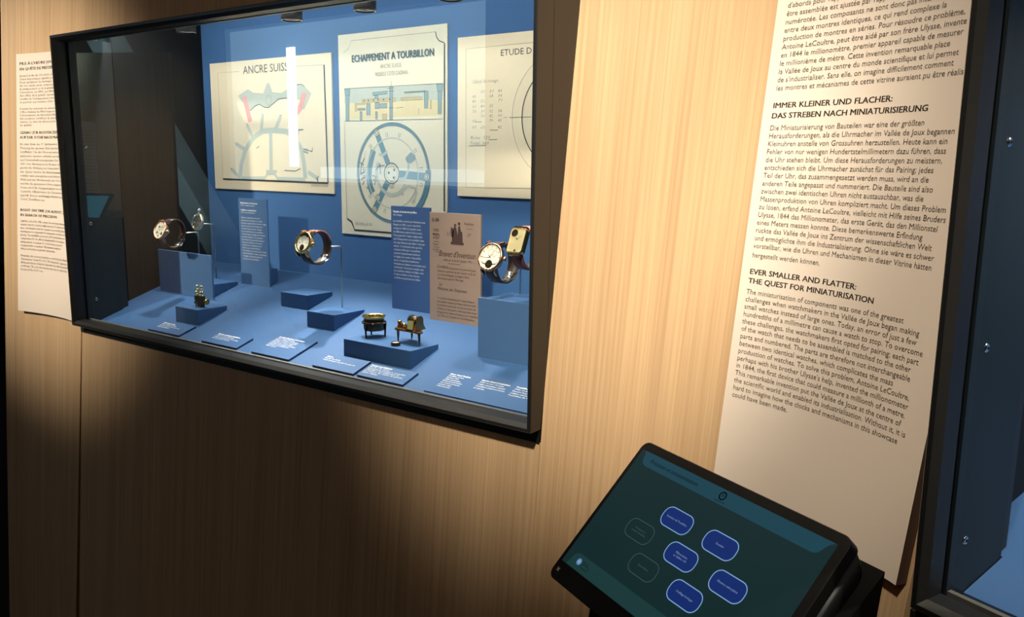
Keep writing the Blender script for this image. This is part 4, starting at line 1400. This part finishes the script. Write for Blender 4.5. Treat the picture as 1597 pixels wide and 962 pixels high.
        for sx in (-1, 1):
            for sz in (-1, 1):
                g = MB().use(case_m)
                x0, x1 = sorted((sx * 0.0100, sx * 0.0124))
                g.prism([(yc - 0.0028, sz * (R * 0.76)), (yc - 0.0024, sz * (R * 1.02)), (yc + 0.0040, sz * (R * 1.20)), (yc + 0.0066, sz * (R * 1.20)), (yc + 0.0042, sz * (R * 0.80))], 'x', x0, x1)
                g.build('lug', **L_)
        sw, zc = 0.0192, 0.0190
    # strap: upper piece runs from the case over the top to the back, lower piece from below
    fa = 180 - math.degrees(atan2(0.0205 / c, 0.0245 / a)) + 2
    s1 = MB().use(up_m, True)
    band(s1, a, c, fa, 40, sw, sw * 0.92, 0.0027)
    s1.use(LEATHERDK, True)
    band(s1, a - 0.0027, c - 0.0027, fa, -22, sw * 0.96, sw * 0.80, 0.0003)
    s1.use(LEATHERDK, True)
    band(s1, a, c, 40, -22, sw * 0.92, sw * 0.82, 0.0026)  # back half dark: its shade is put into the strap colour
    s1.build('strap_upper', **L_)
    s2 = MB().use(low_m, True)
    band(s2, a, c, 360 - fa, 318, sw, sw * 0.84, 0.0027)
    s2.use(lining, True)
    band(s2, a - 0.0027, c - 0.0027, 360 - fa + 12, 318, sw * 0.9, sw * 0.78, 0.0003)
    s2.build('strap_lower', **L_)
    cl = MB().use(CHROME, True)
    band(cl, a - 0.0034, c - 0.0034, 275, 345, sw * 0.72, sw * 0.72, 0.0010)
    cl.use(clasp_m, True)
    band(cl, a + 0.0006, c + 0.0006, 316, 352, sw * 0.90, sw * 0.90, 0.0008)
    for f in (318, 350):
        y, z = (a - 0.001) * cos(RAD(f)), (c - 0.001) * sin(RAD(f))
        cl.tube([(-sw * 0.47, y, z), (sw * 0.47, y, z)], 0.0011, 8)
    cl.build('clasp', **L_)
    return t


make_watch('rose gold watch with cream skeleton dial and dark strap, above the left plinth', (0.0980, 0.1460, 0.1610), -18, 0, ROSE, DIAL, LEATHERDK, LEATHERDK, 'skeleton', R=0.0178, a=0.0225)
make_watch('gold watch with red-brown strap held on a bent steel rod, centre left', (0.4790, 0.1540, 0.1615), -20, 0, GOLD, DIAL, LEATHERRED, LEATHERDK, 'moon', R=0.0180, a=0.0250, lining=DARKIRON)
make_watch('round rose gold watch with white dial and dark opening at six, right plinth', (0.8350, 0.1690, 0.1640), -20, 0, ROSE, DIAL, LEATHERDK, LEATHERDK, 'tourbillon', R=0.0196, a=0.0270, c=0.0280, clasp_m=GOLD, lining=CHROME)
make_watch('rectangular yellow gold watch with pinkish strap, partly behind the right frame', (0.8840, 0.1590, 0.1880), -24, 0, GOLD, GOLDDIAL, LEATHERPINK, LEATHERRED, 'rect', R=0.017, a=0.0270, c=0.0290)


def rod(name, pts, r, label, foot=True):
    b = MB().use(SATIN, True)
    # rounded bends
    P = [Vector(p) for p in pts]
    out = [P[0]]
    for i in range(1, len(P) - 1):
        d0, d1 = (P[i - 1] - P[i]).normalized(), (P[i + 1] - P[i]).normalized()
        q = 0.004
        A, B = P[i] + d0 * q, P[i] + d1 * q
        for k in range(6):
            t_ = k / 5
            out.append(A * (1 - t_) ** 2 + P[i] * 2 * t_ * (1 - t_) + B * t_ ** 2)
    out.append(P[-1])
    b.tube(out, r, 10)
    o = b.build(name, origin=pts[0])
    return tag(o, label, 'stand', 'bent steel rods carrying the exhibits')


rod('watch_rod', [(0.0962, 0.2000, 0.0697), (0.0980, 0.2000, 0.1607), (0.0980, 0.1678, 0.1610)], 0.0011, 'thin steel rod behind the left plinth, holding the dark strapped watch')
rod('watch_rod', [(0.4860, 0.2000, 0.0596), (0.4865, 0.2000, 0.1602), (0.4800, 0.1785, 0.1612)], 0.0011, 'bent steel rod rising from the small block to the red strapped watch')
rod('watch_rod', [(0.8350, 0.2110, 0.1164), (0.8350, 0.2110, 0.1600), (0.8350, 0.1950, 0.1600)], 0.0011, 'short steel rod on the right plinth behind the round rose gold watch')
rod('watch_rod', [(0.8890, 0.1960, 0.1164), (0.8890, 0.1960, 0.1840), (0.8850, 0.1855, 0.1840)], 0.0011, 'steel rod on the right plinth behind the rectangular gold watch')
rod('watch_rod', [(0.0890, 0.2411, floor_z(0.2411)), (0.0905, 0.2411, 0.1728), (0.0895, 0.2120, 0.1760)], 0.0011, 'tall bent steel rod holding the bare watch movement beside the blue panel')

# bare skeleton movement
t = tag(empty('watch_movement', (0.0890, 0.2060, 0.1795), Matrix.Rotation(RAD(-10), 4, 'X') @ Matrix.Scale(1.3, 4)), 'bare round watch movement of gilt and steel wheels on a bent rod', 'watch movement')
L_ = dict(parent=t, local=True)
STEELGILT = mat('pale_gilt_plate', (0.78, 0.70, 0.45), 0.25, 1.0, noise=0.1, nscale=300)
b = MB().use(STEELGILT, True)
b.lathe([(0.0001, 0.0030), (0.0115, 0.0030), (0.0127, 0.0022), (0.0127, -0.0012), (0.0118, -0.0020), (0.0110, -0.0014), (0.0110, 0.0004), (0.0001, 0.0004)], (0, 0, 0), 'y', 40, cap=False)
b.build('main_plate', **L_)
for i, (x, z, r, m_) in enumerate(((0.0042, 0.0040, 0.0046, GOLD), (-0.0048, 0.0032, 0.0040, CHROME), (0.0010, -0.0052, 0.0048, GOLD), (-0.0060, -0.0042, 0.0028, DARKIRON), (0.0072, -0.0030, 0.0024, CHROME), (0.0, 0.0085, 0.0020, DARKIRON))):
    g = MB().use(m_)
    n = 20
    P = []
    for k in range(n * 2):
        rr = r if k % 2 else r * 0.86
        P.append((x + rr * cos(pi * k / n), z + rr * sin(pi * k / n)))
    g.prism(P, 'y', -0.0016 - 0.0003 * i, -0.0008 - 0.0003 * i)
    g.use(DARKIRON, True)
    g.lathe([(0.0010, -0.0007 - 0.0003 * i), (0.0010, -0.0026 - 0.0003 * i), (0.0001, -0.0028 - 0.0003 * i)], (x, 0, z), 'y', 10, cap=False)
    g.build('gear_wheel', **L_)
g = MB().use(DIALDARK)
for q in ([(-0.009, 0.001), (-0.003, -0.001), (-0.002, 0.001), (-0.008, 0.004)], [(0.002, -0.001), (0.009, 0.001), (0.009, 0.003), (0.003, 0.001)], [(-0.004, -0.010), (0.003, -0.0105), (0.002, -0.0085), (-0.003, -0.008)]):
    g.prism(q, 'y', -0.0008, 0.0003)
g.build('bridge', **L_)
g = MB().use(CHROME, True)
g.tube([(0, 0.0005, 0.0125), (0, 0.0005, 0.0152)], 0.0012, 10)
g.ball((0, 0.0005, 0.0172), 0.0025)
g.build('winding_crown', **L_)

# ---------------------------------------------------------------- watchmaking tools
# brass cup standing in a three-legged ring
cx, cy, z0 = 0.6325, 0.1262, 0.0421
t = tag(empty('brass_cup_stand', (cx, cy, z0)), 'gilt brass cup in a dark three-legged ring stand on the largest low block', 'tool', 'watchmaking tools on the blocks')
L_ = dict(parent=t, local=True)
b = MB().use(IRON, True)
b.lathe([(0.0001, 0.0112), (0.0110, 0.0114), (0.0142, 0.0160), (0.0146, 0.0260), (0.0158, 0.0285)], n=48, cap=False)
b.use(BRASS, True)
b.lathe([(0.0158, 0.0285), (0.0170, 0.0302), (0.0173, 0.0312), (0.0172, 0.0320), (0.0162, 0.0321), (0.0146, 0.0292), (0.0136, 0.0170), (0.0105, 0.0135), (0.0001, 0.0132)], n=48, cap=False)
b.build('cup', **L_)
b = MB().use(IRON, True)
b.lathe([(0.0120, 0.0098), (0.0146, 0.0104), (0.0152, 0.0125), (0.0152, 0.0225), (0.0150, 0.0232), (0.0147, 0.0226), (0.0147, 0.0115), (0.0120, 0.0108), (0.0120, 0.0098)], n=48, cap=False)
b.build('cup_jacket', **L_)
b = MB().use(IRON, True)
b.lathe([(0.0153, 0.0205), (0.0178, 0.0205), (0.0180, 0.0215), (0.0180, 0.0226), (0.0178, 0.0234), (0.0153, 0.0234), (0.0153, 0.0205)], n=48, cap=False)
b.use(CHROME)
for a in (250, 310, 10):
    b.ball((0.0180 * cos(RAD(a)), 0.0180 * sin(RAD(a)), 0.0220), 0.0012, 10)
b.build('support_ring', **L_)
for a in (268, 150, 35):
    x, y = 0.0164 * cos(RAD(a)), 0.0164 * sin(RAD(a))
    MB().use(DARKIRON, True).tube([(x, y, 0.0205), (x, y, 0.010), (x * 0.98, y * 0.98, 0.0)], [0.0020, 0.0016, 0.0011], 10).build('leg', **L_)
tag(MB().use(mat('porcelain_and_light_spot', (0.85, 0.85, 0.82), 0.25, noise=0.02, nscale=100), True).lathe([(0.0001, 0.0), (0.0024, 0.0002), (0.0026, 0.0008), (0.0018, 0.0016), (0.0001, 0.0018)], n=20, cap=False).build('light_spot_disc', origin=(0.6370, 0.1185, 0.0421)), 'tiny white bead put in for a light spot beneath the brass cup', 'glint')  # light spot under the cup, modelled as a white disc

# triangular instrument on three turned legs
T_ = 0.0421
t = tag(empty('poising_tool', (0.706, 0.124, T_)), 'brown bronze instrument on three pointed legs beside the brass cup', 'tool', 'watchmaking tools on the blocks')
L_ = dict(parent=t)
legs = [(0.6850, 0.1218), (0.6880, 0.1475), (0.7280, 0.1190)]
pl = MB().use(BRONZE)
P = []
for (x, y), a0, a1 in (((0.6850, 0.1218), 150, 290), ((0.7280, 0.1190), -75, 75), ((0.6880, 0.1475), 55, 195)):
    for k in range(8):
        a = RAD(a0 + (a1 - a0) * k / 7)
        P.append((x + 0.0052 * cos(a), y + 0.0052 * sin(a)))
pl.prism(P, 'z', T_ + 0.0178, T_ + 0.0208)
pl.build('base_plate', bevel=0.0006, **L_)
for x, y in legs:
    g = MB().use(DARKIRON if y > 0.13 else IRON, True)
    g.lathe([(0.0006, T_), (0.0013, T_ + 0.005), (0.0021, T_ + 0.0135), (0.0016, T_ + 0.0145), (0.0024, T_ + 0.0160), (0.0024, T_ + 0.0179)], (x, y, 0), 'z', 14)
    g.build('leg', **L_)
zb = T_ + 0.0208
for i, x in enumerate((0.7075, 0.7215)):
    g = MB().use(IRON if i == 0 else BRONZE)
    P = [(0.1120, 0.0), (0.1150, 0.0055), (0.1170, 0.0100), (0.1165, 0.0170), (0.1200, 0.0205), (0.1290, 0.0205), (0.1330, 0.0165), (0.1330, 0.0090), (0.1350, 0.0050), (0.1385, 0.0)]
    g.prism([(y, zb + z) for y, z in P], 'x', x, x + 0.0022)
    g.build('cheek', bevel=0.0004, **L_)
g = MB().use(IRON, True)
g.lathe([(0.0001, 0.7098), (0.0068, 0.7098), (0.0068, 0.7214), (0.0001, 0.7214)], (0, 0.1245, zb + 0.0135), 'x', 28, cap=False)
g.build('roller', **L_)
g = MB().use(BRASS)
g.hexa([(0.7098, 0.1132, zb + 0.002), (0.7214, 0.1132, zb + 0.002), (0.7214, 0.1175, zb + 0.002), (0.7098, 0.1175, zb + 0.002)], [(0.7098, 0.1155, zb + 0.0145), (0.7214, 0.1155, zb + 0.0145), (0.7214, 0.1180, zb + 0.0145), (0.7098, 0.1180, zb + 0.0145)])
g.build('front_plate', bevel=0.0005, **L_)
g = MB().use(BRONZE, True)
g.lathe([(0.0032, zb), (0.0036, zb + 0.0025), (0.0024, zb + 0.0045), (0.0030, zb + 0.0065), (0.0034, zb + 0.0090), (0.0020, zb + 0.0108), (0.0001, zb + 0.0110)], (0.6865, 0.1240, 0), 'z', 20)
g.use(BRONZE)
g.box(0.6895, 0.6965, 0.1215, 0.1270, zb, zb + 0.0055)
g.use(BRASS, True)
g.lathe([(0.0001, 0.6930), (0.0028, 0.6930), (0.0028, 0.6975), (0.0001, 0.6975)], (0, 0.1235, zb + 0.0050), 'x', 16, cap=False)
g.build('clamp_knob', **L_)

t = tag(empty('ring_box', (0.6995, 0.1015, T_)), 'tiny round steel box with a white top in front of the bronze instrument', 'box')
g = MB().use(IRON, True)
g.lathe([(0.0063, 0.0), (0.0068, 0.0006), (0.0068, 0.0046), (0.0064, 0.0052), (0.0058, 0.0052), (0.0056, 0.0044), (0.0056, 0.0)], n=36)
g.build('rim', parent=t, local=True)
MB().use(mat('porcelain_and_light_spot', (0.85, 0.85, 0.82), 0.25, noise=0.02, nscale=100), True).lathe([(0.0056, 0.0036), (0.0040, 0.0044), (0.0001, 0.0046)], n=32, cap=False).build('white_cap', parent=t, local=True)

# little brass hand tool with twin screws
TX, TY, TZ = 0.2230, 0.1130, 0.0435
t = tag(empty('jewelling_tool', (TX, TY, TZ)), 'little brass hand tool with twin topped posts on the front left block', 'tool', 'watchmaking tools on the blocks')
L_ = dict(parent=t, local=True)
g = MB().use(IRON)
g.prism([(-0.0065, 0.0), (0.0065, 0.0), (0.0075, 0.004), (0.0085, 0.0130), (0.0095, 0.0190), (0.0020, 0.0190), (0.0, 0.0110), (-0.0020, 0.0190), (-0.0095, 0.0190), (-0.0085, 0.0130), (-0.0075, 0.004)], 'y', -0.0045, 0.0045)
g.build('body', bevel=0.0005, **L_)
for sx in (-1, 1):
    g = MB().use(STEELGILT, True)
    x = sx * 0.0062
    g.lathe([(0.0028, 0.0188), (0.0052, 0.0196), (0.0052, 0.0212), (0.0026, 0.0220), (0.0026, 0.0245), (0.0044, 0.0252), (0.0044, 0.0270), (0.0022, 0.0280), (0.0040, 0.0295), (0.0040, 0.0304), (0.0012, 0.0310), (0.0012, 0.0355), (0.0042, 0.0360), (0.0042, 0.0373), (0.0001, 0.0376)], (x, 0, 0), 'z', 22)
    g.build('post', **L_)
g = MB().use(DARKIRON)
g.box(-0.0130, -0.0080, -0.0030, 0.0030, 0.0050, 0.0085)
g.box(-0.0115, -0.0080, -0.0030, 0.0030, 0.0110, 0.0160)
g.build('side_jaw', **L_)
g = MB().use(BRASS, True)
g.lathe([(0.0018, 0.0075), (0.0018, 0.0130), (0.0030, 0.0135), (0.0030, 0.0165), (0.0016, 0.0170), (0.0016, 0.0185), (0.0052, 0.0188), (0.0052, 0.0205), (0.0001, 0.0207)], (0, 0, 0.0105), 'x', 22)
g.build('thumb_screw', **L_)
g = MB().use(BRASS)
g.prism([(-0.0020, 0.0020), (0.0, -0.0002), (0.0020, 0.0020), (0.0012, 0.0120), (-0.0012, 0.0120)], 'y', -0.0060, -0.0046)
g.build('guide_tongue', **L_)

# ---------------------------------------------------------------- tablet console
TA = Vector((0.9016, -0.4325, 0.0)).normalized()
TB = Vector((0.2993, 0.6239, 0.722))
TB = (TB - TA * TB.dot(TA)).normalized()
TN = TA.cross(TB).normalized()
TO = Vector((1.1623, -0.0481, 0.0411))
TXF = Matrix(((TA.x, TB.x, TN.x, TO.x), (TA.y, TB.y, TN.y, TO.y), (TA.z, TB.z, TN.z, TO.z), (0, 0, 0, 1)))
t = tag(empty('touch_tablet', (1.2, -0.12, FLOORZ)), 'sloping black touch tablet on a matt black stand in front of the right text board', 'tablet')
U0, U1, V0, V1 = 0.0045, 0.2425, -0.1530, 0.0
# housing
b = MB(TXF).use(TABLETBLACK)
pts = rrect(U0, U1, V0, V1, 0.008)
pin = rrect(U0 + 0.0008, U1 - 0.0008, V0 + 0.0008, V1 - 0.0008, 0.0074)
n = len(pts)
V = [(x, y, -0.012) for x, y in pts] + [(x, y, -0.0008) for x, y in pts] + [(x, y, 0.0) for x, y in pin]
F = [tuple(reversed(range(n))), tuple(range(2 * n, 3 * n))]
for k in range(2):
    F += [(k * n + i, k * n + (i + 1) % n, (k + 1) * n + (i + 1) % n, (k + 1) * n + i) for i in range(n)]
b.mesh(V, F)
b.use(WHITEINK)
lg = lambda u, v: (u, v, 0.0002)
for a in (pi / 4, 3 * pi / 4):
    ribbon(b, [(0.0128 + 0.0022 * cos(a), -0.1437 + 0.0022 * sin(a)), (0.0128 - 0.0022 * cos(a), -0.1437 - 0.0022 * sin(a))], 0.0013, lg)
b.build('tablet_housing', parent=t)
# screen
SCR = mat('dim_teal_screen', (0.01, 0.012, 0.013), 0.12, spec=0.5, emit=(0.010, 0.036, 0.040), estr=0.62, noise=0.02, nscale=5)
BAR = mat('screen_bar_teal', (0.01, 0.012, 0.013), 0.12, emit=(0.016, 0.085, 0.125), estr=0.62, noise=0.02, nscale=5)
BARG = mat('screen_bar_green', (0.01, 0.012, 0.013), 0.12, emit=(0.018, 0.066, 0.068), estr=0.62, noise=0.02, nscale=5)
BTN = mat('screen_button_blue', (0.01, 0.012, 0.02), 0.12, emit=(0.007, 0.026, 0.155), estr=0.9, noise=0.02, nscale=5)
BTNR = mat('screen_button_ring', (0.02, 0.02, 0.02), 0.12, emit=(0.19, 0.36, 0.60), estr=1.0, noise=0.02, nscale=5)
GREYR = mat('screen_faded_ring', (0.02, 0.02, 0.02), 0.12, emit=(0.050, 0.085, 0.095), estr=1.0, noise=0.02, nscale=5)
SINK = mat('screen_dark_print', (0.004, 0.006, 0.008), 0.12, noise=0.02, nscale=5)
STXT = mat('screen_light_print', (0.02, 0.02, 0.02), 0.12, emit=(0.20, 0.30, 0.46), estr=1.0, noise=0.02, nscale=5)
S = lambda h: (lambda u, v: (u, v, h))
b = MB(TXF).use(SCR)
b.box(0.0100, 0.2345, -0.1355, -0.0090, 0.0001, 0.0005)
b.build('screen', parent=t)
scr = [o for o in bpy.data.objects if o.name == 'screen'][-1]
b = MB(TXF).use(BAR)
hp = [(0.0146, -0.0092)] + [(0.0262 - 0.0092 * cos(RAD(a)) - 0.0, -0.0137 - 0.0092 * sin(RAD(a))) for a in range(0, 91, 15)]
hp += [(0.2190 + 0.0075 * sin(RAD(a)), -0.0155 - 0.0074 * cos(RAD(a))) for a in range(0, 76, 15)] + [(0.2290, -0.0125), (0.2330, -0.0092)]
b.face([(u, v, 0.0006) for u, v in hp])
b.use(SINK)
write(b, 'Précision et miniaturisation', S(0.0008), 0.0284, -0.0180, 0.0056, width=0.0640)
ribbon(b, circle2((0.1223, -0.0152), 0.0034, 24), 0.0012, S(0.0008))
ribbon(b, [(0.1212, -0.0165), (0.1212, -0.0142), (0.1223, -0.0136), (0.1234, -0.0142), (0.1234, -0.0165)], 0.0006, S(0.0008))
write(b, 'LANGUES', S(0.0008), 0.1223, -0.0213, 0.0022, width=0.0120, align='C', res=1)
b.build('title_bar', parent=scr)
WM[[o for o in bpy.data.objects if o.name.startswith('title_bar')][-1].name] = WM[scr.name]
b = MB(TXF).use(BARG)
b.face([(u, v, 0.0006) for u, v in [(0.0165, -0.1353)] + [(0.0262 - 0.0075 * cos(RAD(a)), -0.1282 + 0.0075 * sin(RAD(a))) for a in range(0, 91, 15)][0:7] + [(0.2343, -0.1207), (0.2343, -0.1353)]])
b.use(BTNR)
disc(b, (0.0300, -0.1274), 0.0030, S(0.0008), 20)
b.use(BTN)
ribbon(b, circle2((0.0300, -0.1274), 0.0022, 20), 0.0005, S(0.0009))
b.use(SINK)
ribbon(b, [(x, y) for x, y in rrect(0.0350, 0.0450, -0.1308, -0.1272, 0.0016)] + [(0.0450, -0.1288)], 0.0004, S(0.0008))
write(b, 'Musée', S(0.0008), 0.0345, -0.1260, 0.0022, width=0.0080, res=1)
b.build('bottom_bar', parent=scr)
for (u, v), txts, on in (((0.0966, -0.0518), ['Invention du Tourbillon'], 1), ((0.1487, -0.0516), ['Duomètre'], 1), ((0.1226, -0.0757), ['Millionomètre', 'et Calibre 101'], 1),
                         ((0.1482, -0.0997), ['Outillage horloger'], 1), ((0.1767, -0.0759), ['Montres extra-plates'], 1), ((0.0685, -0.0760), ['Précision et', 'montres de marine'], 0), ((0.0962, -0.0997), ['Retour Atmos'], 0)):
    w, h = (0.0174, 0.0090) if on else (0.0166, 0.0088)
    b = MB(TXF)
    if on:
        b.use(BTN)
        b.face([(u + x, v + y, 0.0006) for x, y in rrect(-w, w, -h, h, 0.0076)])
    b.use(BTNR if on else GREYR)
    q = rrect(-w, w, -h, h, 0.0076)
    q = q + [q[0]]
    ribbon(b, [(u + x, v + y) for x, y in q], 0.0008 if on else 0.0005, S(0.0008))
    b.use(STXT if on else GREYR)
    for i, s in enumerate(txts):
        ln = len(s)
        write(b, s, S(0.0009), u, v - 0.0009 + (0.0 if len(txts) == 1 else (0.0015 - 0.0030 * i)), 0.0027, width=ln * 0.00108, align='C', res=1)
    b.build('menu_button', parent=scr)
# rounded rear enclosure and stand down to the floor
b = MB(TXF).use(TABLETBLACK, True)
n = 10
prof = [(-0.0115, 0.0, 0.004), (-0.020, -0.001, 0.006), (-0.030, -0.006, 0.010), (-0.040, -0.016, 0.016)]
rings = []
for h, ins, r in prof:
    rings.append([(x, y, h) for x, y in rrect(U0 + 0.012 - ins * 0.3, U1 + 0.004 + ins * 0.3, V0 + 0.03 - ins, V1 - 0.004 + ins, r + 0.006)])
n = len(rings[0])
V = [p for r_ in rings for p in r_]
F = [tuple(range(n)), tuple(reversed(range((len(rings) - 1) * n, len(rings) * n)))]
for k in range(len(rings) - 1):
    F += [(k * n + i, (k + 1) * n + i, (k + 1) * n + (i + 1) % n, k * n + (i + 1) % n) for i in range(n)]
b.mesh(V, F)
b.build('rear_enclosure', parent=t)
HD = Vector((TA.y * -1, TA.x, 0)).normalized()      # horizontal direction towards the wall
g = MB().use(STANDBLACK)
A = TO + TA * 0.053 - TB * 0.143 - TN * 0.013
Bp = TO + TA * 0.255 - TB * 0.143 - TN * 0.013
Cp = TO + TA * 0.255 - TB * 0.004 - TN * 0.030
D_ = TO + TA * 0.053 - TB * 0.004 - TN * 0.030
bot = [Vector((p.x - 0.062, p.y - 0.170, FLOORZ)) for p in (A, Bp, Cp, D_)]     # leans with the wall behind it
g.hexa(bot, [A, Bp, Cp, D_])
g.build('stand', parent=t)

# ---------------------------------------------------------------- across the room (mirrored in the glass)
beam = MB().use(TIMBER)
a_, b_ = Vector((-5.35, -2.50, CEILZ)), Vector((-2.05, -2.50, FLOORZ))
a_ = Vector((-4.95, -2.50, CEILZ))
b_ = Vector((-2.32, -2.50, FLOORZ))
d = (b_ - a_).normalized()
nn = Vector((-d.z, 0, d.x))
for w, y0_, y1_ in ((0.085, -0.09, 0.09),):
    q = []
    for p in (a_, b_):
        for s1_, s2_ in ((-1, -1), (1, -1), (1, 1), (-1, 1)):
            pp = p + nn * w * s1_
            # cut level with ceiling and floor
            k_ = (p.z - pp.z) / d.z
            pp = pp + d * k_
            q.append(pp + Vector((0, y1_ * s2_, 0)))
    beam.hexa(q[4:], q[:4])
tag(beam.build('roof_strut', origin=(-3.6, -2.5, FLOORZ), bevel=0.01), 'sloping timber roof strut seen only as a pale reflection in the glass', 'beam')
# station opposite: oak board, text sheet, tablet, lit shelf
OX = Matrix.Translation(Vector((-2.62, -1.50, 0))) @ Matrix.Rotation(RAD(180 - 25), 4, 'Z')
b = MB(OX).use(OAK)
for q in ([(-0.36, 0, FLOORZ), (0.30, 0, FLOORZ), (0.30, 0, 0.80), (-0.36, 0, 0.80)],):
    b.face(q, [(p[0], p[2]) for p in q])
    b.face([(p[0], 0.02, p[2]) for p in reversed(q)], [(p[0], p[2]) for p in reversed(q)])
    for i in range(4):
        p, r_ = q[i], q[(i + 1) % 4]
        b.face([p, (p[0], 0.02, p[2]), (r_[0], 0.02, r_[2]), r_], [(p[0], p[2]), (p[0] + .02, p[2]), (r_[0] + .02, r_[2]), (r_[0], r_[2])])
tag(b.build('display_wall', origin=OX @ Vector((0, 0, FLOORZ))), 'oak display wall opposite, seen faintly in the glass at the left', 'wall panel')
b = MB(OX).use(PANELW).box(0.06, 0.20, -0.012, -0.0005, 0.02, 0.47)
b.use(GREYINK)
for i in range(20):
    if i % 7 != 6:
        write(b, 'La chronométrie au fil du temps'[: 24 + (i * 5) % 7], lambda u, v: (u, -0.0125, v), 0.072, 0.42 - i * 0.017, 0.009, width=0.10 + 0.002 * (i * 5 % 7), res=1)
tag(b.build('text_board', origin=OX @ Vector((0.13, 0, 0.02))), 'cream text board opposite, mirrored faintly in the dark left glass', 'information board')
tt = tag(empty('touch_tablet', OX @ Vector((0.05, -0.12, 0.03))), 'second tablet opposite, its teal screen mirrored in the dark left glass', 'tablet')
OT = OX @ Matrix.Translation(Vector((0.05, -0.15, 0.06))) @ Matrix.Rotation(RAD(50), 4, 'X')
MB(OT).use(TABLETBLACK).box(-0.13, 0.13, -0.08, 0.08, -0.012, 0).build('tablet_housing', parent=tt)
MB(OT).use(mat('opposite_tablet_screen', (0.01, 0.01, 0.01), 0.3, emit=(0.06, 0.30, 0.42), estr=1.0, noise=0.02, nscale=5)).box(-0.115, 0.115, -0.065, 0.065, 0.0002, 0.001).build('screen', parent=tt)
MB(OX).use(STANDBLACK).box(-0.06, 0.16, -0.10, -0.001, FLOORZ, 0.0).build('stand', parent=tt)
